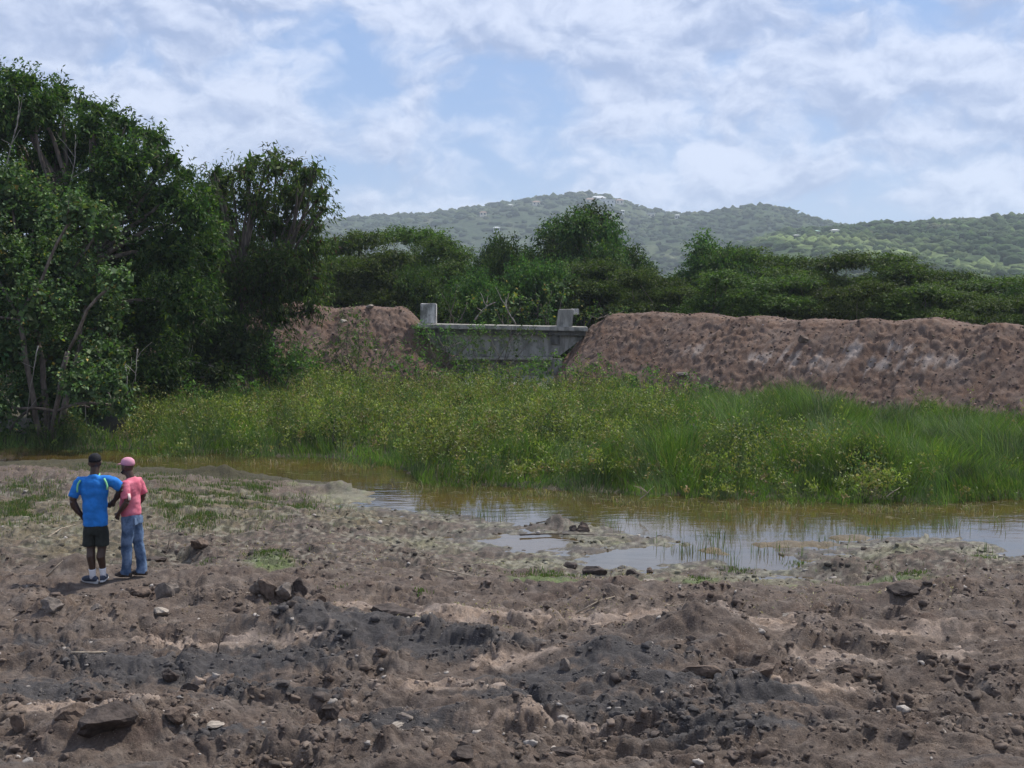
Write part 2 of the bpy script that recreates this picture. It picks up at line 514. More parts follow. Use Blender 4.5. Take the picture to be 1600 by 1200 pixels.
def ground_color(x, y, sdw, px, py, far_side):
    n1 = fbm(x * 0.9, y * 2.2, 4, 101)
    n2 = fbm(x * 3.0, y * 5.0, 4, 102)
    n3 = fbm(x * 0.35, y * 0.9, 3, 103)
    n4 = fbm(x * 9, y * 9, 3, 104)
    base = np.array([0.108, 0.080, 0.062]); red = np.array([0.082, 0.055, 0.042]); pale = np.array([0.22, 0.175, 0.138])
    C = np.empty(x.shape + (3,)); C[:] = base
    def mixin(m, col):
        m = np.clip(m, 0, 1)[..., None]
        C[:] = C * (1 - m) + np.asarray(col) * m
    mixin(sstep(-.1, .6, n1) * .6, red)
    mixin(sstep(0.05, .7, n2) * .5, pale)
    mixin(sstep(.1, .6, n4) * .5, (0.045, 0.035, 0.029))
    mixin(sstep(.2, .7, -n4) * .30, pale)
    # slate grey spoil in the foreground
    g = blob(px, py, [(560, 1000, 190, 28), (420, 1030, 170, 22), (240, 1045, 200, 22), (700, 1025, 150, 22), (980, 1050, 110, 28),
                      (870, 1070, 130, 18), (1050, 1085, 160, 22), (60, 1075, 120, 26), (820, 1100, 110, 20), (420, 1090, 140, 16),
                      (1200, 1105, 120, 18), (640, 1140, 120, 14), (1130, 1150, 140, 18), (360, 1160, 80, 10), (960, 1120, 200, 14), (60, 1010, 110, 9)])
    mixin(sstep(.3, .75, g + .40 * n2 + .15 * n1 + .35 * n4) * .88, (0.052, 0.049, 0.049))
    mixin(sstep(.25, .8, n3 + .5 * n2) * sstep(940, 1050, py) * .6, (0.065, 0.058, 0.055))
    # dry pale clay where the machines scraped
    t_ = blob(px, py, [(600, 970, 150, 12), (760, 966, 190, 13), (960, 972, 150, 10), (1190, 990, 95, 22), (1240, 1005, 60, 10),
                       (1480, 1022, 70, 9), (1420, 992, 120, 7), (310, 1008, 140, 8), (130, 1115, 170, 12), (560, 955, 70, 10),
                       (800, 1045, 90, 12), (300, 1072, 60, 7), (470, 1010, 60, 6), (700, 1085, 130, 10), (1300, 1040, 120, 10), (830, 1140, 120, 7), (1270, 1085, 100, 9)])
    mixin(sstep(.38, .80, t_ + .45 * n2 + .1 * n1 + .45 * n4) * .70, (0.31, 0.235, 0.18))
    # dead grass between people and pond
    d_ = blob(px, py, [(60, 820, 200, 40), (320, 800, 160, 45), (130, 860, 120, 22), (560, 800, 110, 22)])
    mixin(sstep(.3, .8, d_ + .3 * n2) * .6, (0.16, 0.135, 0.075))
    mixin(sstep(.1, .6, n2 + n1) * d_ * .5, (0.10, 0.13, 0.045))
    # wet margin and pale scum
    wet = np.exp(-np.clip(sdw, 0, None) / 0.5) * (~far_side)
    mixin(wet * .8, (0.060, 0.050, 0.038))
    sc = np.exp(-((sdw - .35) / 0.6) ** 2) * sstep(-.15, .35, n1 + .4 * n2) * (~far_side)
    sc = np.maximum(sc, sstep(.3, .7, blob(px, py, [(560, 765, 90, 16), (860, 825, 160, 10), (830, 862, 110, 12), (1120, 890, 160, 9), (1440, 850, 150, 14), (640, 835, 90, 10), (1030, 850, 70, 9)]) + .35 * n2))
    mixin(sc * .65, (0.20, 0.19, 0.12))
    mixin(sc * sstep(.1, .5, n2) * .5, (0.15, 0.17, 0.06))
    mixin(sstep(.35, .75, blob(px, py, [(850, 896, 70, 9), (1390, 896, 80, 9), (420, 882, 50, 14), (1090, 905, 40, 6)]) + .3 * n2) * .7, (0.10, 0.15, 0.04))
    shm = sstep(755, 775, py) * (1 - sstep(872, 905, py)) * (~far_side)
    mixin(shm * sstep(-.05, .35, n4 + .6 * n2) * .75, (0.038, 0.034, 0.026))
    mixin(shm * sstep(.15, .5, -n4 + .5 * n1) * .55, (0.24, 0.225, 0.17))
    # bed of the pond, soil under the reeds, land beyond
    mixin(sstep(0.05, -0.3, sdw), (0.12, 0.085, 0.04))
    mixin(far_side * sstep(-.5, -.1, sdw) * .95, (0.05, 0.045, 0.022))
    mixin(sstep(52, 70, y), (0.07, 0.085, 0.035))
    A = np.clip(1 - wet * .9, 0, 1)
    return np.concatenate([C, A[..., None]], -1)


GC = ground_color(Xg, Yg, sdw, gpx, gpy, far_side)
me = mesh_grid('ground', Xg, Yg, Zg, GC.reshape(-1, 4))
link('ground', me, M_SOIL, kind='structure')


def gz(x, y):
    xa = np.atleast_1d(np.asarray(x, float)); ya = np.atleast_1d(np.asarray(y, float))
    z = ground_parts(xa, ya)[0]
    return float(z[0]) if np.ndim(x) == 0 else z


# ------------------------------------------------------------------ water
def make_water():
    m, t, out = new_mat('murky_water')
    g = t.n('ShaderNodeNewGeometry').outputs['Position']
    mp = t.n('ShaderNodeMapping'); t.put(mp.inputs[0], g); mp.inputs['Scale'].default_value = (0.6, 1.6, 1)
    n1 = t.noise(mp.outputs[0], 3.0, 4, 0.5)
    n2 = t.noise(mp.outputs[0], 0.5, 3, 0.5)
    col = t.mix(t.ramp(n2, .35, .65), (0.070, 0.046, 0.014), (0.045, 0.036, 0.015))
    rg = t.math('MULTIPLY', t.ramp(n1, .2, .8), 0.04)
    p = princ(t, out, col, t.math('ADD', rg, 0.02), 0.5, bump=n1, bstr=0.18, bdist=0.02)
    p.inputs['IOR'].default_value = 2.1
    xs = np.linspace(-20, 20, 60); ys = np.linspace(15.5, 34, 40)
    X, Y = np.meshgrid(xs, ys)
    me = mesh_grid('pond_water', X, Y, np.full(X.shape, WL))
    link('pond_water', me, m, kind='structure')


make_water()

# ------------------------------------------------------------------ far bank
CREST = np.array([(-30.0, 52, 3.2), (-12.5, 51.0, 3.3), (-7.6, 50.6, 3.25), (-4.6, 50.3, 3.2), (-3.7, 50.0, 2.45), (-3.2, 50.1, 2.0), (-2.0, 50.5, 0.6), (1.9, 50.6, 0.5), (2.8, 50.3, 1.7),
                  (3.35, 50.0, 2.45), (4.2, 49.0, 2.95), (5.3, 47.9, 3.05), (8.0, 45.3, 2.95), (11.2, 42.3, 2.95), (15.8, 37.6, 2.9), (20, 33.6, 2.85), (30, 25, 2.8)])


def make_bank():
    dpt = np.r_[0, np.cumsum(np.hypot(*np.diff(CREST[:, :2], axis=0).T))]
    ns, nt = 900, 150
    s = np.linspace(0, dpt[-1], ns)
    s = np.concatenate([np.linspace(0, 16, 60, endpoint=False), np.linspace(16, 60, 660), np.linspace(60.3, dpt[-1], 40)])
    cx = np.interp(s, dpt, CREST[:, 0]); cy = np.interp(s, dpt, CREST[:, 1]); cz = np.interp(s, dpt, CREST[:, 2])
    k = np.ones(41) / 41
    tx = np.gradient(cx); ty = np.gradient(cy); L = np.hypot(tx, ty); tx /= L; ty /= L
    tx = np.convolve(np.pad(tx, 20, 'edge'), k, 'valid'); ty = np.convolve(np.pad(ty, 20, 'edge'), k, 'valid')
    nx_, ny_ = ty, -tx           # towards the camera
    t = np.concatenate([np.linspace(-7, -1.2, 14, endpoint=False), np.linspace(-1.2, 5.2, 105)])
    S, T = np.meshgrid(s, t)
    X = cx + nx_ * T; Y = cy + ny_ * T
    H = cz + 0.5
    prof = np.interp(T, [-7, -4.5, -1.5, -0.3, 0.35, 1.0, 3.4, 4.2, 5.2], [-.05, .35, .96, .985, .95, .80, .18, .06, -.05])
    lump = fbm(X * .35 + 3, Y * .35, 3, 201)
    Z = -0.5 + H * prof
    mid = sstep(-.6, .6, T) * (1 - sstep(3.8, 5.0, T))
    Z += 0.09 * lump * sstep(-3, 0, T) * (1 - sstep(3.5, 5, T))
    # scooped bucket marks running down the slope
    sc = gn(S * 1.1 + .5 * gn(S * .5, T * .6, 7), T * 0.25, 204)
    Z += mid * 0.14 * sc + mid * .05 * gn(S * 4.5, T * .35, 236)
    ridg = 1 - np.abs(gn(S * 2.6, T * 0.7, 205))
    Z += mid * 0.07 * (ridg - .6)
    wS, wT = S + .5 * fbm(S * .9, T * .9, 3, 231), T + .5 * fbm(S * .8, T * .8, 3, 232)
    pat = sstep(-.5, .5, fbm(S * .4, T * .6, 3, 233))
    for sc_, a, sd_ in ((1.7, .10, 211), (4.3, .075, 212), (9.0, .05, 213), (18, .03, 214)):
        n_ = np.abs(gn(wS * sc_, wT * sc_ * 1.2, sd_))
        Z += (0.25 + mid * .9) * (.35 + .65 * pat) * a * (np.minimum(n_ * 2, .8) ** .75 - .35) * sstep(-2.5, -.8, T)
    Z += .22 * gn(S * .55, T * .2, 235) * sstep(-3, 0, T) * (1 - sstep(3.5, 5, T))
    Z += mid * .05 * fbm(S * 6, T * 6, 3, 215)
    X = X + nx_ * mid * .08 * fbm(S * 5, T * 5, 2, 216)
    Y = Y + ny_ * mid * .08 * fbm(S * 5, T * 5, 2, 217)
    # colour
    n1 = fbm(S * .5, T * .8, 4, 221); n2 = fbm(S * 2.5, T * 2.0, 4, 222); n3 = fbm(S * 3.2, T * .5, 4, 223)
    C = np.empty(X.shape + (3,)); C[:] = (0.118, 0.070, 0.047)
    def mixin(m, col):
        m = np.clip(m, 0, 1)[..., None]; C[:] = C * (1 - m) + np.asarray(col) * m
    mixin(sstep(-.1, .6, n1) * .6, (0.15, 0.10, 0.074))
    mixin(sstep(0, .6, n2) * .45, (0.075, 0.050, 0.038))
    mixin(sstep(.25, .7, -n2) * .4, (0.22, 0.165, 0.12))
    n5 = fbm(S * 8, T * 8, 3, 224)
    mixin(sstep(.1, .6, n5) * .25, (0.06, 0.042, 0.032))
    mixin(sstep(.25, .7, -n5) * .25, (0.24, 0.185, 0.14))
    px, py = pix(X, Y, Z)
    pw = blob(px, py, [(1240, 560, 30, 24), (1290, 565, 55, 24), (1330, 548, 30, 20), (1380, 570, 50, 18), (1460, 565, 60, 16), (1410, 545, 30, 12), (1190, 560, 40, 14), (1080, 545, 30, 16)])
    mixin(sstep(.45, .95, pw * .8 + .7 * fbm(S * 4.5, T * .45, 4, 226)) * .7, (0.30, 0.25, 0.215))
    mixin((1 - sstep(-4, -1.0, T)) * .8, (0.08, 0.085, 0.04))
    mixin(sstep(3.2, 4.4, T) * .6, (0.09, 0.075, 0.05))
    C4 = np.concatenate([C, np.ones(X.shape + (1,))], -1)
    me = mesh_grid('earth_bank', X, Y, Z, C4.reshape(-1, 4))
    link('earth_bank', me, M_BANK, kind='structure')


make_bank()

# ------------------------------------------------------------------ generic solid builders
def box_data(cx, cy, cz, sx, sy, sz, taper=0, rot=0):
    x, y, z = sx / 2, sy / 2, sz / 2
    v = [(-x, -y, -z), (x, -y, -z), (x, y, -z), (-x, y, -z), (-x + taper, -y + taper, z), (x - taper, -y + taper, z), (x - taper, y - taper, z), (-x + taper, y - taper, z)]
    c, s = math.cos(rot), math.sin(rot)
    v = [(cx + a * c - b * s, cy + a * s + b * c, cz + d) for a, b, d in v]
    f = [(0, 3, 2, 1), (4, 5, 6, 7), (0, 1, 5, 4), (1, 2, 6, 5), (2, 3, 7, 6), (3, 0, 4, 7)]
    return v, f


def solid(name, v, f, bevel=0.0, rough=0.0, cuts=0, seed=1):
    """mesh from data, subdivided, worn and bevelled"""
    import bmesh
    bm = bmesh.new()
    vs = [bm.verts.new(p) for p in v]
    for q in f: bm.faces.new([vs[i] for i in q])
    bmesh.ops.recalc_face_normals(bm, faces=bm.faces)
    if bevel:
        bmesh.ops.bevel(bm, geom=bm.edges[:], offset=bevel, segments=2, affect='EDGES')
    if cuts:
        bmesh.ops.subdivide_edges(bm, edges=[e for e in bm.edges if e.calc_length() > 4 * bevel + .1], cuts=cuts, use_grid_fill=True)
        co = np.array([q.co[:] for q in bm.verts])
        n = fbm(co[:, 0] * 3 + co[:, 1], co[:, 2] * 3 + co[:, 1] * 2, 3, seed)
        for q, k in zip(bm.verts, n):
            q.co.z += rough * k; q.co.y += rough * k * .7
    me = bpy.data.meshes.new(name); bm.to_mesh(me); bm.free()
    return me


# ------------------------------------------------------------------ concrete spillway in the gap of the bank
def concrete_mat(name, base, stain):
    m, t, out = new_mat(name)
    g = t.n('ShaderNodeNewGeometry').outputs['Position']
    mp = t.n('ShaderNodeMapping'); t.put(mp.inputs[0], g); mp.inputs['Scale'].default_value = (1, 1, .18)
    streak = t.noise(mp.outputs[0], 5, 6, .65)
    blotch = t.noise(g, 1.6, 7, .65)
    grain = t.noise(g, 30, 4, .7)
    col = t.mix(t.ramp(streak, .38, .6), stain, base)
    col = t.mix(t.math('MULTIPLY', t.ramp(blotch, .5, .66), .75), col, (0.10, 0.10, 0.085))
    col = t.mix(t.math('MULTIPLY', t.ramp(grain, .55, .75), .4), col, (0.5, 0.48, 0.44))
    princ(t, out, col, .92, .25, bump=grain, bstr=.5, bdist=.02)
    return m


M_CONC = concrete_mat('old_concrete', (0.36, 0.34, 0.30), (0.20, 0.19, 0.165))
M_CONC_DK = concrete_mat('dark_concrete', (0.17, 0.165, 0.15), (0.08, 0.078, 0.07))  # darker grey tone for under beam, buttresses and pier
M_CONC_LT = concrete_mat('whitewashed_concrete', (0.62, 0.60, 0.56), (0.30, 0.29, 0.27))


def make_weir():
    p0 = at_d(652, 512, 49.0); p1 = at_d(918, 520, 49.0)
    root = link('concrete_spillway', None, loc=(0, 49.2, 1.2),
                label='grey stained concrete spillway in the gap of the earth bank', cat='spillway')
    def part(name, v, f, mat, label=None, **k):
        me = solid(name, v, f, **k)
        o = link(name, me, mat, root, label)
        return o
    xl, xr = p0.x, p1.x            # about -3.8 .. 3.0
    W = xr - xl; mx = (xl + xr) / 2
    L = lambda x, y, z: (x, y - 49.2, z - 1.2)
    def bx(x, y, z, sx, sy, sz): return box_data(x, y - 49.2, z - 1.2, sx, sy, sz)
    # crown beam tilting slightly down to the right
    v, f = bx(mx, 49.25, 2.36, W, 1.1, .17)
    v = [(a, b, c - .02 * (a - mx)) for a, b, c in v]
    part('crown_beam', v, f, M_CONC, bevel=.02, cuts=6, rough=.02)
    v, f = bx(mx + .1, 49.38, 2.18, W - .35, .9, .18)
    v = [(a, b, c - .02 * (a - mx)) for a, b, c in v]
    part('under_beam', v, f, M_CONC_DK, bevel=.015, cuts=5, rough=.01)  # dark colour paints in the thin shadow line below the crown beam
    # curved-looking face wall with the right lower corner cut off
    yb, yf = .45, -.02
    zt, zm, zb = 2.088 - 1.2, 1.62 - 1.2, 1.18 - 1.2
    out = [(xl + .25, zt + .05), (xr - .12, zt - .07), (xr - .18, zt - .18), (xr - 1.15, zb), (xl + 1.6, zb), (xl + .55, zm)]
    n = len(out)
    v = [(a, yf, b) for a, b in out] + [(a, yb, b) for a, b in out]
    f = [tuple(range(n)), tuple(range(2 * n - 1, n - 1, -1))] + [(i, (i + 1) % n, n + (i + 1) % n, n + i) for i in range(n)]
    part('face_wall', v, f, M_CONC, bevel=.012)
    for k, (px_, wd) in enumerate(((690, .5), (868, .34))):
        q = at_d(px_, 520, 49.0)
        v, f = bx(q.x, 49.11, 1.87, wd, .14, .38)
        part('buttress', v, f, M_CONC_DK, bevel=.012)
    # shelf below the face and its dark recess
    v, f = bx(mx - .05, 48.95, 1.13, W - 2.7, .9, .10)
    part('ledge', v, f, M_CONC, bevel=.02, cuts=4, rough=.02)
    v, f = bx(mx + .1, 49.4, .72, W - 2.2, .6, .72)
    part('lower_wall', v, f, M_CONC, bevel=.02, cuts=4, rough=.03)
    q = at_d(788, 575, 48.9)
    v, f = bx(q.x, 48.98, .72, .22, .2, .70)
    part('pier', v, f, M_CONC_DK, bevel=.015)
    # apron slabs sloping into the weeds
    for (a, b, dx) in ((-2.6, .2, 0), (.35, 2.2, .05)):
        v, f = bx((a + b) / 2, 47.8, .28 - dx, b - a, 1.9, .16)
        v = [(x, y, z + .22 * (y + 1.0)) for x, y, z in v]
        part('apron_slab', v, f, M_CONC, bevel=.02, cuts=4, rough=.03)
    # end posts
    for (pxl, pxr, pyt, pyb, d, mat, lab) in ((657, 682, 475, 499, 49.3, M_CONC_LT, 'square whitewashed end post with black streaks'),
                                              (870, 894, 484, 507, 49.0, M_CONC, 'leaning end post with dark face and pale broken edge')):
        a = at_d(pxl, pyb, d); b = at_d(pxr, pyt, d)
        v, f = bx((a.x + b.x) / 2, d + .1, (a.z + b.z) / 2 - .08, b.x - a.x, .5, b.z - a.z + .2)
        if mat is M_CONC:
            v = [(x + .10 * (z - 1.2) * (x > 1), y, z) for x, y, z in v]
        part('end_post', v, f, mat, lab, bevel=.03, cuts=2, rough=.015)
    # broken cheek to the right of the leaning post
    a = at_d(893, 500, 49.2); b = at_d(903, 482, 49.2)
    v, f = bx((a.x + b.x) / 2 + .02, 49.5, b.z - .14, .34, .3, .26)
    part('broken_cheek', v, f, M_CONC_LT, bevel=.03, cuts=1, rough=.03)


make_weir()

# ------------------------------------------------------------------ leaves, blades, branches
def nrm(a):
    return a / np.maximum(np.linalg.norm(a, axis=1, keepdims=True), 1e-9)


def leaf_quads(P, D, length, width, C, droop=0.0, roll=None):
    """kite shaped leaves at P pointing along D; returns verts, faces, colours"""
    n = len(P)
    D = nrm(D)
    rv = rng.normal(size=(n, 3)) if roll is None else roll
    S = nrm(np.cross(D, rv))
    N = np.cross(S, D)
    l = np.broadcast_to(length, (n,))[:, None]; w_ = np.broadcast_to(width, (n,))[:, None]
    fold = (rng.random((n, 1)) - .3) * .35
    a = P; b = P + D * l * .45 + S * w_ * .5 + N * w_ * fold; d = P + D * l * .45 - S * w_ * .5 + N * w_ * fold
    c_ = P + D * l + np.array([0, 0, -1]) * l * droop
    V = np.stack([a, b, c_, d], 1).reshape(-1, 3)
    F = np.arange(4 * n).reshape(-1, 4)
    return V, F, np.repeat(C, 4, axis=0)


def pick_cols(n, cols, probs, jit=0.18):
    cols = np.asarray(cols, float); i = rng.choice(len(cols), n, p=np.asarray(probs) / np.sum(probs))
    c = cols[i] * (1 + jit * rng.normal(size=(n, 1))) * (1 + .06 * rng.normal(size=(n, 3)))
    return np.clip(c, 0.004, .9)


def tube_data(pts, rad, n=6, squash=None):
    """tube along points; rad list of radius or (rx, ry)"""
    P = [Vector(p) for p in pts]
    V = []; F = []
    ref = Vector((0, 1, 0)) if abs((P[-1] - P[0]).normalized().y) < .8 else Vector((1, 0, 0))
    for i, p in enumerate(P):
        tdir = (P[min(i + 1, len(P) - 1)] - P[max(i - 1, 0)])
        if tdir.length < 1e-6: tdir = Vector((0, 0, 1))
        tdir.normalize()
        side = tdir.cross(ref)
        if side.length < 1e-3: side = Vector((1, 0, 0))
        side.normalize()
        up = side.cross(tdir).normalized()
        r = rad[i]
        rx, ry = r if isinstance(r, (tuple, list)) else (r, r)
        for k in range(n):
            a = 2 * math.pi * k / n
            V.append(p + side * math.cos(a) * rx + up * math.sin(a) * ry)
    m = len(P)
    for i in range(m - 1):
        for k in range(n):
            a = i * n + k; b = i * n + (k + 1) % n
            F.append((a, b, b + n, a + n))
    F.append(tuple(range(n - 1, -1, -1))); F.append(tuple((m - 1) * n + k for k in range(n)))
    return [tuple(v) for v in V], F


class Acc:
    def __init__(self): self.V = []; self.F = []
    def add(self, v, f):
        o = len(self.V); self.V += list(v); self.F += [tuple(i + o for i in q) for q in f]
    def mesh(self, name, smooth=True):
        me = bpy.data.meshes.new(name); me.from_pydata([tuple(v) for v in self.V], [], self.F)
        if smooth:
            me.polygons.foreach_set('use_smooth', np.ones(len(me.polygons), bool))
        me.update(); return me


def limb(acc, a, b, r0, r1, wig=.12, n=6, segs=6, sag=0.0):
    a, b = Vector(a), Vector(b); L = (b - a).length
    pts = []; rad = []
    ox = Vector((0, 0, 0))
    for i in range(segs + 1):
        t = i / segs
        p = a.lerp(b, t)
        if 0 < i < segs:
            ox += Vector((random.gauss(0, 1), random.gauss(0, 1), random.gauss(0, .6))) * wig * L / segs
        p = p + ox * math.sin(math.pi * t) + Vector((0, 0, 1)) * sag * L * math.sin(math.pi * t)
        pts.append(p); rad.append(r0 + (r1 - r0) * t)
    acc.add(*tube_data(pts, rad, n))
    return pts


def clump_points(center, rad, n, shell=0.55):
    """points in an ellipsoid biased to its outside, thinner below"""
    d = rng.normal(size=(n * 3, 3)); d = nrm(d)
    keep = rng.random(len(d)) < (0.55 + 0.45 * d[:, 2]) * (.25 + .75 * sstep(-.5, .1, gn(d[:, 0] * 2.6 + center[1], d[:, 2] * 2.6 + d[:, 1] * 2 + center[0], 8)))
    d = d[keep][:n]
    r = shell + (1 - shell) * rng.random((len(d), 1)) ** .6
    bump = 1 + .50 * gn(d[:, 0] * 2.2 + center[0], d[:, 1] * 2.2 + d[:, 2] * 2.6 + center[1], 5)[:, None] + .25 * gn(d[:, 0] * 6 + center[0], d[:, 1] * 5 + d[:, 2] * 6 + center[1], 6)[:, None]
    return np.asarray(center) + d * r * bump * np.asarray(rad), d


def crown_mesh(name, clumps, per_m2, leaf_len, leaf_w, cols, probs, style='frond', inner=.12):
    """clumps: list of (center, (rx,ry,rz)); leaves gathered on twigs"""
    VV, FF, CC = [], [], []; off = 0
    for ci, (c_, r_) in enumerate(clumps):
        area = 4 * math.pi * ((r_[0] * r_[1]) ** 1.6 / 3 + (r_[0] * r_[2]) ** 1.6 / 3 + (r_[1] * r_[2]) ** 1.6 / 3) ** (1 / 1.6)
        n = int(area * per_m2)
        ntw = max(12, n // 9)
        tw, dd = clump_points(c_, r_, ntw)
        # leaves set along each twig
        k = 9
        P = np.repeat(tw, k, 0); Dn = np.repeat(dd, k, 0)
        twdir = nrm(dd + rng.normal(size=dd.shape) * .6 + np.array([0, 0, .15 if style != 'hang' else -.9]))
        TD = np.repeat(twdir, k, 0)
        tpos = rng.random((len(P), 1)) * leaf_len * (3.2 if style != 'flat' else 3.8)
        if style == 'flat': TD = TD * np.array([1, 1, .25])
        P = P + TD * tpos + rng.normal(size=P.shape) * leaf_len * .35
        D = TD * .5 + rng.normal(size=P.shape) * .8 + Dn * .35
        if style == 'frond': D[:, 2] -= .45
        if style == 'hang': D[:, 2] -= 1.0
        if style == 'flat': D[:, 2] *= .35
        m = len(P)
        tone = 1 + .22 * np.repeat(rng.normal(size=(len(tw), 1)), k, 0)
        C = pick_cols(m, cols, probs) * np.clip(tone, .55, 1.5) * (1 + .22 * math.sin(ci * 2.4))
        ll = leaf_len * (.7 + .6 * rng.random(m)); lw = leaf_w * (.7 + .6 * rng.random(m))
        roll = None
        if style in ('flat', 'broad'):
            roll = nrm(np.array([0, 0, 1.0]) + rng.normal(size=(m, 3)) * .55)
            roll = nrm(np.cross(D, np.cross(roll, D)))
            roll = roll
        V, F, Cc = leaf_quads(P, D, ll, lw, C, droop=.15, roll=roll)
        VV.append(V); FF.append(F + off); CC.append(Cc); off += len(V)
        # coarse leaves deeper in the clump
        ni = int(n * inner)
        d = nrm(rng.normal(size=(ni, 3))); P = np.asarray(c_) + d * (rng.random((ni, 1)) ** .5) * .75 * np.asarray(r_)
        V, F, Cc = leaf_quads(P, rng.normal(size=(ni, 3)), leaf_len * 1.8, leaf_w * 3.0, pick_cols(ni, cols, probs))
        VV.append(V); FF.append(F + off); CC.append(Cc); off += len(V)
    V = np.concatenate(VV); F = np.concatenate(FF); C = np.concatenate(CC)
    return mesh_np(name, V, F, C)


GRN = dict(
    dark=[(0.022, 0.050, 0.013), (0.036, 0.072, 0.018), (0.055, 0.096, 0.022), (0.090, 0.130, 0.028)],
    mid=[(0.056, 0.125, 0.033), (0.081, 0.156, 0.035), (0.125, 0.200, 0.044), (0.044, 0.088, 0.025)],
    broad=[(0.050, 0.105, 0.036), (0.080, 0.145, 0.048), (0.125, 0.185, 0.075), (0.24, 0.215, 0.05)],
)


def px_clump(px, py, rpx, d, ex=(1, 1, 1)):
    c_ = at_d(px, py, d); r_ = rpx / FPX * d
    return (tuple(c_), (r_ * ex[0], r_ * ex[1], r_ * ex[2]))


def big_tree(name, base_px, base_d, spec, label, cat, style, per_m2, ll, lw, cols, probs, mat, ex=(1, 1, .9), trunk_r=.22, stems=3, barkm=None, group=None, inner=.12, dyp=0, rk=1.0):
    bx_ = (base_px - 800) / FPX * base_d
    bz = gz(bx_, base_d) - .1
    root = link(name, None, label=label, cat=cat, loc=(bx_, base_d, bz), group=group)
    O = np.array([bx_, base_d, bz])
    clumps = []
    for q in spec:
        px, py, rpx = q[0], q[1] + dyp, q[2] * rk; d = q[3] if len(q) > 3 else base_d + random.uniform(-1.6, 1.6)
        c_, r_ = px_clump(px, py, rpx, d, ex)
        clumps.append((tuple(np.array(c_) - O), r_))
    me = crown_mesh('crown', clumps, per_m2, ll, lw, cols, probs, style, inner)
    link('crown', me, mat, root)
    acc = Acc()
    heads = []
    hz = max(c_[2] for c_, _ in clumps)
    for s in range(stems):
        ang = 2 * math.pi * s / stems + .6
        top = Vector((math.cos(ang) * .9 + random.uniform(-.4, .4), math.sin(ang) * .9, hz * random.uniform(.35, .5)))
        pts = limb(acc, (math.cos(ang) * .15, math.sin(ang) * .15, -.2), top, trunk_r * (1 - .15 * s), trunk_r * .6, .1, 8, 7)
        heads.append(pts)
    for c_, r_ in clumps:
        cand = [p for h in heads for p in h[3:]]
        b = min(cand, key=lambda p: (p - Vector(c_)).length + max(0, p.z - c_[2]) * 2)
        L = (Vector(c_) - b).length
        pts = limb(acc, b, c_, trunk_r * .38, .035, .10, 5, 6, sag=.06)
        for _ in range(3):
            q = Vector(c_) + Vector((random.gauss(0, .45) * r_[0], random.gauss(0, .45) * r_[1], random.uniform(-.1, .8) * r_[2]))
            limb(acc, pts[-2], q, .035, .01, .12, 4, 4)
    link('trunk', acc.mesh('trunk'), barkm or M_BARK, root)
    return root


# big dark tree filling the left of the frame
spec = [(-60, 190, 95), (20, 165, 66), (-10, 120, 34), (62, 150, 40), (110, 205, 60), (165, 210, 48), (200, 235, 46), (238, 215, 24), (140, 175, 26),
        (-20, 92, 16), (15, 100, 12), (50, 108, 16), (80, 132, 16), (128, 142, 18), (155, 150, 14), (196, 172, 13), (232, 190, 12), (285, 252, 14), (322, 284, 14), (250, 240, 18),
        (60, 255, 75), (150, 290, 70), (225, 300, 62), (270, 285, 38), (300, 318, 36), (-20, 320, 90), (90, 370, 80), (190, 390, 75),
        (265, 370, 60), (320, 365, 42), (0, 450, 85), (120, 470, 80), (220, 480, 70), (290, 455, 60), (60, 560, 75), (170, 560, 70), (250, 560, 55),
        (30, 106, 20), (92, 128, 22), (178, 168, 20), (252, 196, 9), (268, 232, 14), (213, 186, 12)]
big_tree('spreading_tree', 120, 38.5, spec, 'tallest dark green spreading tree filling the left edge of the frame', 'tree', 'frond',
         180, .16, .052, GRN['dark'], [3, 3, 2, 1], M_LEAF, trunk_r=.3, stems=4, inner=.40, dyp=22, rk=.82)
# feathery tree at its right
spec = [(345, 285, 26), (385, 262, 26), (430, 252, 24), (478, 268, 24), (500, 300, 17), (455, 300, 38), (400, 310, 40), (350, 330, 36), (312, 300, 30, 41.5), (318, 350, 34, 41.5), (322, 410, 36, 41.5), (335, 262, 14, 42), (495, 330, 14),
        (430, 350, 42), (370, 375, 44), (470, 352, 24), (340, 420, 42), (400, 420, 42), (450, 410, 34), (478, 440, 22), (484, 478, 15), (330, 470, 40), (380, 470, 30), (505, 298, 10), (432, 236, 10), (360, 262, 10), (330, 520, 36), (405, 455, 36), (440, 445, 36), (470, 400, 34), (492, 378, 22), (458, 430, 30), (488, 452, 20), (430, 488, 30), (486, 425, 22), (360, 500, 34), (400, 520, 22, 43.2), (375, 550, 24, 43.2), (420, 400, 36, 42.8), (380, 430, 36, 42.8),
        (340, 272, 9), (398, 240, 12), (415, 246, 9), (462, 250, 12), (492, 258, 11), (508, 318, 9), (470, 300, 22), (495, 345, 10), (350, 300, 18)]
big_tree('feathery_tree', 395, 44.0, spec, 'feathery medium tree with reddish seed pods right of the tallest dark tree', 'tree', 'hang',
         160, .18, .047, GRN['mid'] + [(0.12, 0.07, 0.045)], [3, 3, 1.2, 1.5, .45], M_LEAF, trunk_r=.17, stems=3, inner=.22, dyp=8, rk=.86)
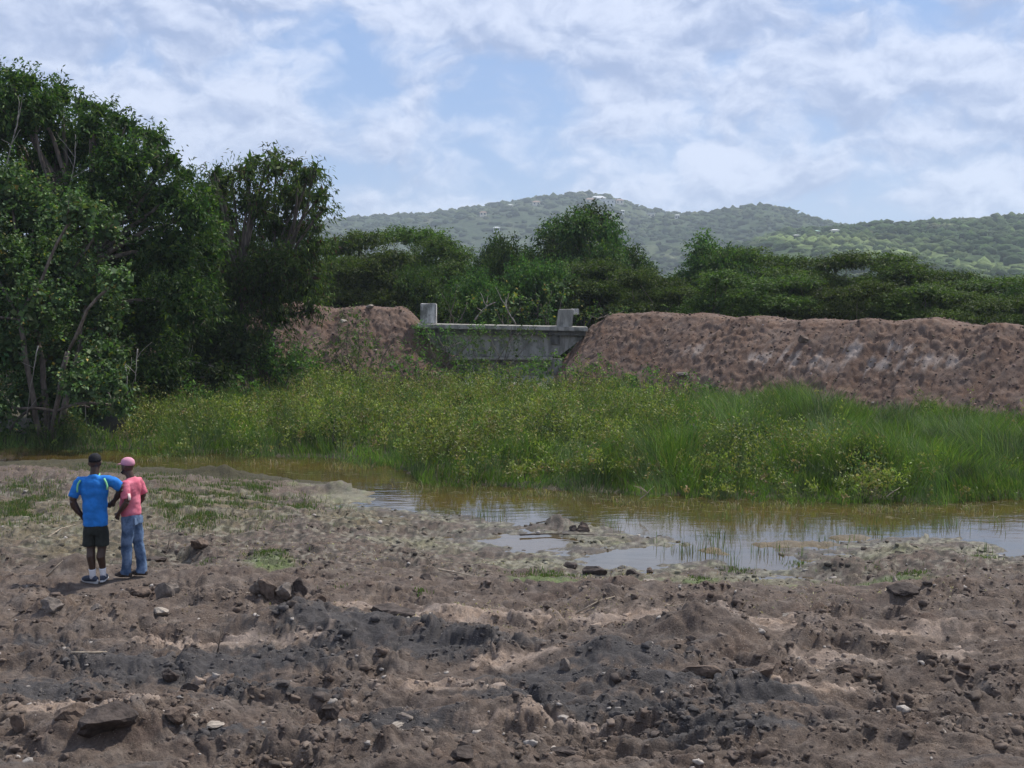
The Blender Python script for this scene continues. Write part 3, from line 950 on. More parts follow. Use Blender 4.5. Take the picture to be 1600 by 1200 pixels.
# vine draped thicket in front
spec = [(10, 300, 55), (60, 330, 46), (-30, 400, 70), (30, 420, 55), (90, 400, 50), (140, 450, 48), (60, 480, 58), (160, 500, 42), (0, 540, 62), (90, 550, 58), (165, 560, 40),
        (130, 600, 42), (50, 620, 50), (-20, 640, 50), (100, 640, 34), (180, 600, 24), (150, 640, 30), (110, 672, 22), (60, 680, 26), (190, 635, 20), (10, 690, 26), (-60, 500, 70), (120, 330, 34), (165, 360, 30), (185, 440, 24)]
big_tree('vine_draped_thicket', 70, 33.5, spec, 'thicket draped in pale broad leaved vines at the left water edge', 'shrub', 'broad',
         165, .105, .072, GRN['broad'], [3, 3, 1.6, .22], M_GLOSSLEAF, trunk_r=.12, stems=4, inner=.40, rk=.88)
# dark understorey bushes at the foot of the trees
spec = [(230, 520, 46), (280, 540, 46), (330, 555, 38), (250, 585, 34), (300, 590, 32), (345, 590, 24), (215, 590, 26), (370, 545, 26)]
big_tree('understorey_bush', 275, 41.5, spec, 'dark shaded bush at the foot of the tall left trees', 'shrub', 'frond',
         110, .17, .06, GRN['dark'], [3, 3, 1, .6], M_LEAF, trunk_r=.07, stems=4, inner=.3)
spec = [(420, 560, 30), (455, 572, 26), (390, 580, 26), (490, 585, 24), (430, 590, 24)]
big_tree('bank_bush', 430, 44.5, spec, 'low green bush before the left earth bank beneath the feathery tree', 'shrub', 'frond',
         95, .14, .05, GRN['mid'], [3, 2, 1, 2], M_LEAF, trunk_r=.05, stems=3, inner=.2)

# ------------------------------------------------------------------ trees beyond the bank
def proto_tree(kind, h, wdt, seed):
    """returns crown mesh, trunk mesh for a tree of height h and crown width wdt"""
    random.seed(seed)
    cl = []
    if kind == 'layered':
        nlay = 6
        for i in range(nlay):
            zf = .22 + .70 * i / (nlay - 1)
            ww = wdt * .5 * (1.0 - .55 * abs(zf - .55))
            for k in range(4 if i < nlay - 1 else 3):
                a = random.uniform(0, 6.28); rr = ww * random.uniform(.25, .72)
                cl.append(((math.cos(a) * rr, math.sin(a) * rr * .8, h * (zf - .06) + random.uniform(-.06, .06) * h), (ww * random.uniform(.3, .6), ww * .45, h * .062)))
        cm, ll, lw, pm, pal, pr = 'flat', .135, .06, 92, [(0.049, 0.086, 0.018), (0.070, 0.114, 0.022), (0.092, 0.135, 0.026), (0.034, 0.062, 0.015)], [3, 3, 1.3, 2]
    elif kind == 'upright':
        for i in range(15):
            zf = random.uniform(.28, .92); ww = wdt * .5 * (1.15 - .75 * zf)
            a = random.uniform(0, 6.28); rr = ww * random.uniform(.1, .9)
            cl.append(((math.cos(a) * rr, math.sin(a) * rr, h * zf), (wdt * .17, wdt * .17, h * .10)))
        cm, ll, lw, pm, pal, pr = 'frond', .18, .075, 120, [(0.039, 0.081, 0.024), (0.056, 0.102, 0.028), (0.086, 0.119, 0.033), (0.033, 0.059, 0.019)], [3, 2.4, 1, 2]
    else:
        for i in range(13):
            zf = random.uniform(.2, .84); ww = wdt * .5 * (1.0 - .5 * abs(zf - .45))
            a = random.uniform(0, 6.28); rr = ww * random.uniform(.1, .8)
            cl.append(((math.cos(a) * rr, math.sin(a) * rr * .9, h * zf), (wdt * .22, wdt * .2, h * .15)))
        cm, ll, lw, pm, pal, pr = 'frond', .14, .065, 95, [(0.041, 0.092, 0.024), (0.059, 0.119, 0.026), (0.097, 0.146, 0.033), (0.033, 0.067, 0.019)], [3, 3, 1, 2]
    crown = crown_mesh('crown', cl, pm, ll, lw, pal, pr, cm, inner=.2)
    acc = Acc()
    ns = 4
    for s in range(ns):
        a = 6.28 * s / ns + random.random()
        top = Vector((math.cos(a) * wdt * .2, math.sin(a) * wdt * .2, h * random.uniform(.4, .6)))
        pts = limb(acc, (math.cos(a) * .1, math.sin(a) * .1, -.3), top, .085, .05, .12, 6, 6)
        for c_, r_ in cl[s::ns]:
            limb(acc, pts[-2], c_, .04, .012, .12, 4, 5)
    return crown, acc.mesh('trunk')


PROT = {}
for k, (kind, h, wd) in enumerate([('layered', 5.6, 6.5), ('layered', 5.0, 7.2), ('layered', 5.8, 6.0), ('upright', 7.5, 4.8), ('upright', 6.6, 4.2), ('round', 5.5, 5.0), ('round', 5.0, 5.6)]):
    PROT[k] = (kind, h, wd) + proto_tree(kind, h, wd, 40 + k)
random.seed(11)


def place_tree(k, px, topy, d, wpx, label, name='acacia_tree', group='trees beyond the earth bank', zb=None, cat='tree'):
    kind, h, wd, crown, trunk = PROT[k]
    top = at_d(px, topy, d)
    z0 = (0.2 if zb is None else zb)
    H = top.z - z0
    W = wpx / FPX * d
    root = link(name, None, label=label, cat=cat, group=group, loc=(top.x, d, z0))
    root.rotation_euler = (0, 0, random.uniform(0, 6.28))
    s = W / wd
    root.scale = (s, s, H / h)
    link('crown', crown, M_LEAF, root); link('trunk', trunk, M_BARK, root)
    return root


BEY = 'trees beyond the earth bank'
trees = [
    # back row, tops against hills and sky
    (1, 545, 362, 66, 210, 'flat topped acacia right of the feathery tree, its crown against the hill'),
    (0, 640, 355, 68, 190, 'broad bright topped acacia left of the gap above the spillway'),
    (2, 700, 372, 64, 150, 'flat green acacia behind the whitewashed post of the spillway'),
    (4, 765, 362, 62, 90, 'slender open tree just left of the tall central tree'),
    (5, 800, 372, 60, 110, 'dark rounded tree directly above the spillway middle'),
    (3, 905, 322, 62, 150, 'tallest tree of the far row, standing before the hilltop houses'),
    (3, 925, 330, 59, 140, 'dense upright tree joined to the right of the tallest far tree'),
    (3, 860, 344, 64, 150, 'upright tree touching the left side of the tallest far tree'),
    (4, 955, 335, 60, 110, 'upright tree at the right end of the tallest far group'),
    (4, 1000, 378, 60, 110, 'rounded tree sloping down right of the tallest far group'),
    (4, 1100, 362, 62, 120, 'upright dark tree standing before the saddle of the hills'),
    (6, 1145, 384, 60, 150, 'round topped tree right of the upright tree before the saddle'),
    (1, 1210, 392, 60, 220, 'wide dark acacia below the second hump of the hills'),
    (0, 1300, 400, 58, 200, 'wide acacia with a brownish top right of centre behind the bank'),
    (2, 1390, 404, 57, 180, 'broad acacia behind the pale scraped part of the bank'),
    (1, 1470, 418, 56, 200, 'low broad acacia left of the right edge behind the bank'),
    (0, 1560, 438, 54, 220, 'lowest broad acacia at the right edge behind the bank'),
    (6, 1640, 446, 52, 180, 'rounded tree cut off by the right edge behind the bank'),
    # front row, right behind the crest
    (1, 500, 400, 57, 150, 'shaded bushy acacia behind the left earth bank'),
    (2, 590, 392, 57, 170, 'dark stemmed acacia close behind the left bank crest'),
    (6, 670, 415, 56, 130, 'leafy bush tree close behind the whitewashed end post'),
    (5, 740, 420, 55, 120, 'leafy tree directly behind the left half of the spillway'),
    (6, 835, 400, 55, 140, 'dense dark tree behind the right half of the spillway'),
    (0, 930, 405, 56, 170, 'layered acacia just right of the leaning end post'),
    (1, 1030, 420, 54, 190, 'layered acacia behind the left end of the right bank'),
    (2, 1130, 425, 52, 180, 'layered dark acacia near the heaped start of the bank crest'),
    (0, 1230, 430, 50, 200, 'low layered acacia behind the middle of the right bank crest'),
    (1, 1330, 440, 49, 190, 'low shadowy acacia leaning over the right bank crest'),
    (2, 1420, 448, 47.5, 190, 'low pale tipped acacia behind the bank near the right side'),
    (1, 1520, 458, 46, 190, 'lowest spreading acacia over the bank crest at right'),
    (0, 1620, 462, 44, 170, 'spreading acacia over the crest cut by the right edge'),
    (5, 440, 400, 58, 140, 'dark tree behind the feathery tree and left bank'),
    (6, 340, 400, 56, 160, 'dark tree hidden behind the tall left trees'),
]
for (k, px, ty, d, wp, lab) in trees:
    nm = {'layered': 'acacia_tree', 'upright': 'upright_tree', 'round': 'round_tree'}[PROT[k][0]]
    place_tree(k, px, ty - (12 if px > 1150 and d > 50 else 6), d, wp, lab, nm)
for i in range(12):
    place_tree([1, 2, 6][i % 3], -60 + i * 155 + random.uniform(-30, 30), random.uniform(428, 440) if i > 3 else 415, 85 + random.uniform(-6, 8), 230,
               'low tree mostly hidden in the second rank of trees behind the bank', 'hidden_tree', 'second rank of trees behind the bank')

# undergrowth along the foot of those trees and bushes leaning at the spillway
def scrub(name, spec, label, base_px, base_d, pal='mid', per=60, zb=None, style='frond', ll=.11, lw=.05, mat=None, sticks=True, cat='shrub'):
    bx_ = (base_px - 800) / FPX * base_d
    bz = at_d(base_px, max(s[1] + s[2] for s in spec), base_d).z if zb is None else zb
    O = np.array([bx_, base_d, bz])
    root = link(name, None, label=label, cat=cat, loc=tuple(O))
    clumps = []
    for (px, py, r_) in spec:
        c_, rr = px_clump(px, py, r_, base_d + random.uniform(-.5, .5), (1, .8, 1))
        clumps.append((tuple(np.array(c_) - O), rr))
    link('foliage', crown_mesh('foliage', clumps, per, ll, lw, GRN[pal], [3, 3, 1.5, .8], style, inner=.04), mat or M_LEAF, root)
    acc = Acc()
    for c_, r_ in clumps:
        limb(acc, (random.uniform(-.2, .2), 0, -.2), Vector(c_) + Vector((0, 0, r_[2] * .6)), .03, .01, .15, 5, 6)
    link('stem', acc.mesh('stem'), M_BARK, root)
    return root


scrub('leaning_shrub', [(690, 470, 20), (715, 455, 18), (700, 492, 14), (730, 482, 16)], 'leafy shrub beside the whitewashed post on the spillway', 705, 51.0, zb=2.2, per=42)
scrub('broad_leaf_shrub', [(770, 480, 18), (795, 470, 20), (815, 488, 14), (785, 498, 10)], 'small leafy shrub rising over the middle of the spillway', 790, 51.2, 'broad', zb=2.2, per=34, style='broad', ll=.14, lw=.09)
scrub('yellowish_shrub', [(845, 485, 17), (862, 465, 18), (882, 455, 16), (850, 498, 9)], 'yellowish broad leaved shrub left of the leaning post', 860, 51.0, 'broad', zb=2.2, per=36, style='broad', ll=.14, lw=.09)
scrub('thin_leaning_bush', [(730, 540, 24), (765, 528, 20), (800, 522, 20), (760, 560, 22), (800, 550, 14), (715, 565, 18), (835, 525, 12), (690, 555, 18)], 'thin wispy bush growing in front of the spillway wall', 765, 47.2, zb=.2, per=60, ll=.11, lw=.035)
scrub('wispy_bank_bush', [(545, 505, 20), (560, 530, 24), (530, 550, 28), (575, 560, 24), (550, 580, 28), (600, 578, 22), (500, 575, 26), (510, 545, 16)], 'wispy bush in front of the left earth bank', 555, 46.4, zb=.1, per=62, ll=.12, lw=.038)
scrub('bank_foot_bush', [(395, 560, 30), (430, 545, 26), (460, 570, 30), (415, 590, 26), (470, 545, 16), (385, 525, 20)], 'bushy growth between the feathery tree and the left bank', 430, 43.6, zb=.0, per=70, ll=.13, lw=.045)
scrub('slope_weed', [(640, 545, 14), (655, 530, 12), (668, 548, 16), (680, 565, 16)], 'weeds on the torn soil at the left end of the spillway', 660, 48.3, zb=.6, per=50, ll=.10, lw=.035)
scrub('low_green_bush', [(620, 575, 20), (650, 560, 16), (665, 585, 22), (700, 585, 16), (640, 592, 18)], 'low green bush left of the spillway apron', 650, 46.0, zb=.0, per=42)
scrub('dark_weir_bush', [(740, 590, 18), (765, 595, 20), (720, 598, 16)], 'dark low bush at the foot of the spillway wall', 745, 45.5, 'dark', zb=.0, per=50)
scrub('crest_weed', [(915, 495, 8), (935, 490, 9), (955, 492, 7), (975, 490, 6)], 'scrubby weeds on the bank crest right of the leaning post', 940, 49.0, 'broad', zb=2.9, per=50, ll=.09, lw=.03)

scrub('marsh_bush', [(850, 582, 20), (875, 572, 18), (900, 580, 20), (930, 584, 18), (960, 592, 18)], 'bright green bush at the foot of the spillway right end', 900, 44.6, zb=.0, per=60)
scrub('marsh_bush', [(1000, 600, 16), (1022, 592, 14), (985, 606, 14)], 'small bright bush at the start of the right bank foot', 1003, 41.5, zb=-.1, per=60)
scrub('marsh_bush', [(520, 600, 20), (555, 606, 20), (590, 600, 22), (490, 606, 18)], 'lush green bush patch before the left bank foot', 545, 43.5, zb=-.1, per=60)
scrub('marsh_bush', [(1090, 610, 14), (1075, 600, 9), (1110, 616, 12)], 'tiny bush at the foot of the right bank, left of its pale scrapes', 1090, 39.5, zb=-.1, per=60)

for i, (px, py, r_, d, pal, lab) in enumerate([
        (300, 625, 20, 38.5, 'mid', 'rounded green clump in the marsh left of centre, before the dark bush'), (380, 618, 22, 39.5, 'mid', 'green clump standing above the weeds below the feathery tree'),
        (450, 612, 18, 41, 'dark', 'dark clump in the weeds before the left bank foot'), (650, 612, 20, 41.5, 'dark', 'dark clump before the left end of the spillway apron'),
        (790, 600, 20, 43, 'mid', 'green clump before the middle of the spillway'), (720, 650, 20, 35, 'dark', 'dark hollow clump in the middle of the weeds'),
        (520, 680, 24, 32, 'dark', 'dark leafy clump near the channel left of centre'), (860, 700, 22, 29.5, 'dark', 'dark leafy clump near the water right of centre'),
        (1080, 690, 26, 29, 'mid', 'tall leafy clump above the water at right centre'), (1180, 700, 22, 28.5, 'dark', 'dark leafy clump beside the tall clump above the water'),
        (1340, 745, 20, 26.2, 'mid', 'brownish green clump at the water edge on the right'), (960, 640, 18, 35, 'mid', 'green clump between the weeds and the right reeds')]):
    scrub('weed_clump', [(px, py, r_), (px - r_ * 1.2, py + 8, r_ * .7), (px + r_ * 1.1, py + 6, r_ * .75), (px + 4, py - r_ * .8, r_ * .5)], lab, px, d, pal, zb=-.2, per=65, ll=.09, lw=.035)

scrub('marsh_bush', [(690, 585, 18), (715, 578, 16), (740, 588, 18), (770, 582, 14)], 'bush covering the lower left face of the spillway', 725, 45.8, zb=.0, per=75)
scrub('marsh_bush', [(800, 588, 16), (825, 580, 16), (850, 570, 14), (840, 592, 16)], 'bush covering the lower right face of the spillway', 828, 45.6, zb=.0, per=75)

scrub('weir_vine', [(662, 515, 9), (672, 530, 12), (690, 545, 15), (712, 548, 14), (735, 530, 9), (700, 520, 7), (750, 512, 6)], 'green growth hanging over the left end of the spillway beam', 690, 48.2, zb=.8, per=70, ll=.10, lw=.04)

# bare bent branches
def bare_branch(px0, py0, px1, py1, d, r, label, sub=3, mat=None, name='bare_branch', cat='branch'):
    a = at_d(px0, py0, d); b = at_d(px1, py1, d)
    acc = Acc(); O = a.copy()
    pts = limb(acc, (0, 0, 0), b - O, r, r * .4, .12, 6, 8, .08)
    for k in range(sub):
        p = pts[random.randint(3, 7)]
        limb(acc, p, p + Vector((random.uniform(-.6, .6), random.uniform(-.3, .3), random.uniform(.1, .8))), r * .5, r * .15, .15, 4, 5)
    return link(name, acc.mesh(name), mat or M_PALEBARK, label=label, cat=cat, loc=tuple(O))


bare_branch(806, 508, 782, 465, 50.6, .035, 'pale bare branch arching over the middle of the spillway')
bare_branch(742, 500, 775, 472, 51, .05, 'thick grey branch leaning behind the spillway')
bare_branch(660, 595, 720, 535, 45.6, .025, 'thin bare stem slanting before the left end of the spillway', 4, M_BARK)
bare_branch(750, 600, 800, 525, 45.4, .03, 'dark forked stem slanting across the spillway wall', 4, M_BARK)
bare_branch(590, 585, 625, 520, 46.2, .02, 'thin stem beside the left bank slope', 3, M_BARK)
bare_branch(505, 590, 560, 500, 46.0, .02, 'thin dark stem before the left bank below the feathery tree', 5, M_BARK)
bare_branch(440, 515, 443, 478, 45.8, .03, 'short pale dead branch on the left bank slope', 1)
bare_branch(235, 560, 300, 572, 40, .035, 'fallen grey branch lying under the dark trees', 4)
bare_branch(275, 566, 350, 580, 40.4, .035, 'second fallen branch lower under the dark trees', 3)
bare_branch(8, 300, 28, 180, 36, .03, 'bare grey twiggy branch high in the left tree', 6)
bare_branch(105, 330, 118, 210, 36.3, .02, 'bare pale twig inside the left tree crown', 5)
# pale vine stems hanging from the thicket
for i, (a, b, c_, d_) in enumerate([(60, 540, 40, 660), (120, 560, 135, 665), (150, 540, 180, 650), (195, 570, 205, 640), (20, 470, 10, 600), (215, 545, 212, 600)]):
    bare_branch(a, b, c_, d_, 32.6 + .2 * i, .018, ['hanging stem at the left of the vine thicket', 'hanging stem in the middle of the vine thicket', 'slanting stem under the vine thicket', 'thin upright stem right of the vine thicket',
                                                      'hanging stem at the frame edge in the vine thicket', 'short pale stem behind the vine thicket'][i], 2, name='hanging_vine', cat='vine')


# ------------------------------------------------------------------ hills
def hill_color(px, n1, n2, base, light):
    C = np.empty(n1.shape + (3,)); C[:] = base
    m = sstep(-.2, .6, n1)[..., None]; C = C * (1 - m) + np.asarray(light) * m
    m = (sstep(.35, .8, n2) * .5)[..., None]; C = C * (1 - m) + np.array([0.16, 0.15, 0.09]) * m
    return C


HILLS = {}


def make_hill(name, prof, d, depth, base, light, seed, amp=.12, cell=.09, light_px=None):
    P = np.array(prof, float)
    nu = 90 if name == 'distant_hill' else 360
    u = np.linspace(P[0, 0], P[-1, 0], nu)
    top = np.interp(u, P[:, 0], P[:, 1])
    k = np.hanning(21); k /= k.sum()
    top = np.convolve(np.pad(top, 10, 'edge'), k, 'valid')
    cx = np.array([at_d(a, b, d)[0] for a, b in zip(u, top)]); cz = np.array([at_d(a, b, d)[2] for a, b in zip(u, top)])
    t = np.linspace(-.6, 1.0, 80)
    UU, T = np.meshgrid(u, t)
    X = cx[None, :] * (d - T * depth) / d
    Y = d - T * depth + 0 * UU
    prof_t = np.where(T < 0, 1 - (T / .6) ** 2 * .9, np.cos(np.clip(T, 0, 1) * np.pi / 2) ** 1.25)
    Hh = cz[None, :] - 1
    # spurs and gullies running down the slope
    spur = fbm(X * .009, Y * .004, 3, seed) * np.sin(np.clip(T, 0, 1) * np.pi) * amp
    Z = 1 + Hh * np.clip(prof_t + spur, 0, 1.05) * (T < 1) - 4 * (T >= .999)
    n1 = fbm(X * .012, Y * .008, 4, seed + 5); n2 = fbm(X * .03, Y * .02, 3, seed + 6)
    f, idv = worley(X * cell, Y * cell * .6, seed + 9)
    Z = Z + 1.8 * np.clip(1 - f * f * 1.4, 0, 1) * (.4 + idv)
    C = hill_color(UU, n1, n2, base, light)
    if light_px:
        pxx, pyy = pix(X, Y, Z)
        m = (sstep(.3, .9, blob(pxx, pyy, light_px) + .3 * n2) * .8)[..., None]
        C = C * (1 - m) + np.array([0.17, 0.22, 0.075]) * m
    me = mesh_grid(name, X, Y, Z, C.reshape(-1, 3))
    HILLS[name] = (cx, cz, u, d, depth, Z, X, Y, C)
    return link(name, me, M_HILL, kind='structure')


def hillmat():
    m, t, out = new_mat('wooded_hillside')
    c, al = attr_col(t)
    g = t.n('ShaderNodeNewGeometry').outputs['Position']
    n = t.noise(g, .16, 6, .7); n2 = t.noise(g, .03, 3, .5)
    hv = t.n('ShaderNodeHueSaturation'); t.put(hv.inputs['Color'], c)
    mr = t.n('ShaderNodeMapRange'); t.put(mr.inputs[0], n); mr.inputs[1].default_value = .3; mr.inputs[2].default_value = .7
    mr.inputs[3].default_value = .45; mr.inputs[4].default_value = 1.6
    t.put(hv.inputs['Value'], mr.outputs[0])
    princ(t, out, hv.outputs[0], .95, .1, bump=n, bstr=1, bdist=3)
    return m


M_HILL = hillmat()
make_hill('distant_hill', [(1250, 400), (1380, 372), (1440, 358), (1475, 353), (1520, 358), (1640, 390), (1760, 400)], 2300, 300, (0.040, 0.060, 0.032), (0.064, 0.080, 0.040), 301, cell=.05)
make_hill('main_hill', [(200, 392), (380, 372), (520, 348), (560, 343), (650, 340), (740, 330), (815, 318), (860, 313), (905, 312), (950, 313), (972, 319), (1005, 333),
                        (1050, 338), (1085, 342), (1130, 346), (1240, 352), (1400, 380), (1500, 395)], 1500, 620, (0.042, 0.060, 0.029), (0.076, 0.092, 0.044), 302)
make_hill('saddle_hill', [(980, 360), (1040, 344), (1090, 340), (1130, 334), (1165, 328), (1195, 327), (1225, 335), (1260, 345), (1310, 357), (1360, 364), (1450, 376), (1560, 396)], 1250, 420, (0.034, 0.054, 0.021), (0.064, 0.084, 0.032), 303)
make_hill('right_hill', [(1120, 408), (1180, 384), (1230, 372), (1300, 366), (1345, 362), (1400, 357), (1450, 355), (1500, 350), (1560, 348), (1620, 345), (1750, 338), (1900, 345)],
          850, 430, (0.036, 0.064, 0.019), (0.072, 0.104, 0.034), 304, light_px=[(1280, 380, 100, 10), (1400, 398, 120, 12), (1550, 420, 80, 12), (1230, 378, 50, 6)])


def hill_forest():
    """canopy of the hillsides: thousands of small rounded crowns joined in one mass"""
    ico_v, ico_f = ico()
    VV, FF, CC = [], [], []; off = 0
    for nm, n, s0 in (('main_hill', 4200, 4.3), ('saddle_hill', 3000, 3.6), ('right_hill', 5000, 2.9), ('distant_hill', 150, 5)):
        cx, cz, u, d, depth, Z, X, Y, C = HILLS[nm]
        nr, nc = Z.shape
        ri = np.clip((rng.random(n) ** 1.15 * 50 + 25), 0, nr - 2).astype(int)
        nr_top = int(n * .16); ri[:nr_top] = rng.integers(27, 32, nr_top)
        ci = rng.integers(0, nc - 1, n)
        P = np.stack([X[ri, ci], Y[ri, ci], Z[ri, ci]], 1) + rng.normal(size=(n, 3)) * np.array([2, 2, .3])
        s = s0 * (.45 + .8 * rng.random(n) ** 1.5)
        r_ = 1 + .28 * rng.normal(size=(n, len(ico_v)))
        sc = np.stack([s * 1.25, s, s * .8], 1)
        V = P[:, None, :] + ico_v[None] * sc[:, None, :] * r_[..., None]
        F = ico_f[None] + (off + np.arange(n) * len(ico_v))[:, None, None]
        c_ = C[ri, ci][:, :3] * (.65 + .7 * rng.random((n, 1)))
        VV.append(V.reshape(-1, 3)); FF.append(F.reshape(-1, 3)); CC.append(np.repeat(c_, len(ico_v), 0)); off += n * len(ico_v)
    me = mesh_np('hillside_woods', np.concatenate(VV), np.concatenate(FF), np.concatenate(CC), smooth=False)
    link('hillside_woods', me, M_HILL, kind='stuff', label='dense green scrub woodland covering the distant hills', cat='woods')


def ico():
    import bmesh
    bm = bmesh.new(); bmesh.ops.create_icosphere(bm, subdivisions=1, radius=1)
    v = np.array([q.co[:] for q in bm.verts]); f = np.array([[q.index for q in p.verts] for p in bm.faces]); bm.free()
    return v, f


hill_forest()

# houses on the hills
M_WHITE = simple_mat('white_render', (0.6, 0.59, 0.56), .8, .08, 1)
M_REDROOF = simple_mat('brown_roof', (0.30, 0.19, 0.15), .8, .2, 1)
M_WHITEROOF = simple_mat('white_roof', (0.55, 0.55, 0.55), .6, .08, 1)
M_GREENROOF = simple_mat('green_roof', (0.22, 0.36, 0.30), .6, .1, 1)
M_CREAM = simple_mat('cream_render', (0.62, 0.55, 0.45), .8, .08, 1)
M_WIN = simple_mat('window_glass', (0.03, 0.035, 0.04), .2, .1, 1)


def house(px, py, wpx, d, hwall, wall, roof, label, flat=False, rot=0.0):
    hn = {1: 'main_hill', 2: 'saddle_hill', 3: 'right_hill'}[3 if d < 1000 else (2 if d < 1240 else 1)]
    cx, cz, u, hd, depth, HZ, HX, HY, HC = HILLS[hn]
    hp, hq = pix(HX, HY, HZ)
    j = int(np.argmin(np.abs(u - px))); rws = np.arange(HZ.shape[0])[(HY[:, j] <= hd + 2)]
    rr_ = rws[int(np.argmin(np.abs(hq[rws, j] - (py + 3))))]
    d = float(HY[rr_, j]) - 3
    c_ = at_d(px, py + 3, d)
    Wd = .85 * wpx / FPX * d
    root = link('hillside_house', None, label=label, cat='house', group='houses on the distant hills', loc=(c_.x, d, c_.z))
    root.rotation_euler = (0, 0, rot)
    D = Wd * .6
    v, f = box_data(0, 0, hwall / 2 - 2, Wd, D, hwall + 4)
    wo_ = link('wall', solid('wall', v, f), wall, root)
    if flat:
        v, f = box_data(0, 0, hwall + .35, Wd + 1, D + 1, .6)
    else:
        e = .8; rh = Wd * .16
        v = [(-Wd / 2 - e, -D / 2 - e, hwall), (Wd / 2 + e, -D / 2 - e, hwall), (Wd / 2 + e, D / 2 + e, hwall), (-Wd / 2 - e, D / 2 + e, hwall), (-Wd * .28, 0, hwall + rh), (Wd * .28, 0, hwall + rh)]
        f = [(0, 1, 5, 4), (1, 2, 5), (2, 3, 4, 5), (3, 0, 4), (3, 2, 1, 0)]
    link('roof', solid('roof', v, f), roof, root)
    nw = max(2, int(Wd / 4))
    for k in range(nw):
        v, f = box_data(-Wd / 2 + (k + .5) * Wd / nw, -D / 2 - .03, hwall * .55, 1.6, .1, 1.5)
        link('window', solid('window', v, f), M_WIN, root)


house(950, 316, 24, 1440, 4, M_WHITE, M_WHITEROOF, 'long white house on the hill crest above the tallest far tree', True)
house(922, 315, 16, 1450, 4, M_CREAM, M_REDROOF, 'brown roofed house at the left of the hill crest cluster')
house(968, 316, 14, 1445, 4, M_CREAM, M_REDROOF, 'brown roofed house at the right end of the hill crest cluster')
house(935, 312, 26, 1480, 3.5, M_WHITE, M_WHITEROOF, 'white roofed villa at the very top of the hill')
house(838, 318, 14, 1460, 3.5, M_CREAM, M_REDROOF, 'small brown roofed house on the left shoulder of the main hill')
house(797, 322, 10, 1460, 3, M_WHITE, M_WHITEROOF, 'tiny white house farthest left on the main ridge')
house(755, 334, 12, 1440, 3, M_CREAM, M_REDROOF, 'faint tan house low on the left of the main ridge')
house(776, 358, 11, 1250, 3, M_WHITE, M_WHITEROOF, 'small white house halfway down the main hill left side')
house(972, 331, 8, 1330, 3, M_WHITE, M_WHITEROOF, 'tiny white house just below the hilltop cluster')
house(1017, 337, 14, 1420, 4, M_CREAM, M_WHITEROOF, 'pale flat house on the right shoulder of the main hill', True)
house(1058, 340, 8, 1230, 4, M_WHITE, M_WHITEROOF, 'small pale house in the dip left of the second hump')
house(1273, 367, 14, 820, 3, M_WHITE, M_GREENROOF, 'green roofed house left of the white one on the right slope')
house(1304, 367, 12, 820, 3.4, M_WHITE, M_WHITEROOF, 'white house right of the green roofed one on the right slope')
house(1244, 372, 7, 820, 2.5, M_CREAM, M_WHITEROOF, 'smallest pale house at the left end of the right slope')
# long pale building glimpsed through the trees
bc = at_d(785, 412, 110)
root = link('low_white_building', None, label='low white building glimpsed through the trees above the spillway', cat='building', loc=(bc.x, 110, 1))
v, f = box_data(0, 0, 2.2, 4.5, 4, 4.4)
link('wall', solid('wall', v, f), M_WHITE, root)
v, f = box_data(0, 0, 4.55, 5.0, 4.6, .25)
link('roof', solid('roof', v, f), M_WHITEROOF, root)

# ------------------------------------------------------------------ marsh plants
def in_reeds(x, y):
    """mask of the reed bed between channel and bank"""
    z, sdw, px, py, fs, _ = ground_parts(x, y)
    front = np.interp(px, [-200, 0, 200, 400, 600, 660, 800, 1000, 1200, 1400, 1600, 1900], [706, 700, 706, 714, 722, 752, 762, 774, 780, 786, 779, 770])
    front = front + 4 + 9 * gn(px / 60, px * 0 + 2.2, 90) + 5 * gn(px / 17, px * 0 + 7.2, 91)
    _, yf = at(px, front, WL)
    ok = (y > yf)
    # stop at the toe of the bank
    cyl = np.interp(x, CREST[:, 0], CREST[:, 1])
    ok &= y < cyl - np.where(x > 3.4, 4.3, 3.9)
    # trees stand on the left
    ok &= ~((px < 200) & (y > 33.5))
    return ok, z, px, py, (y - yf)


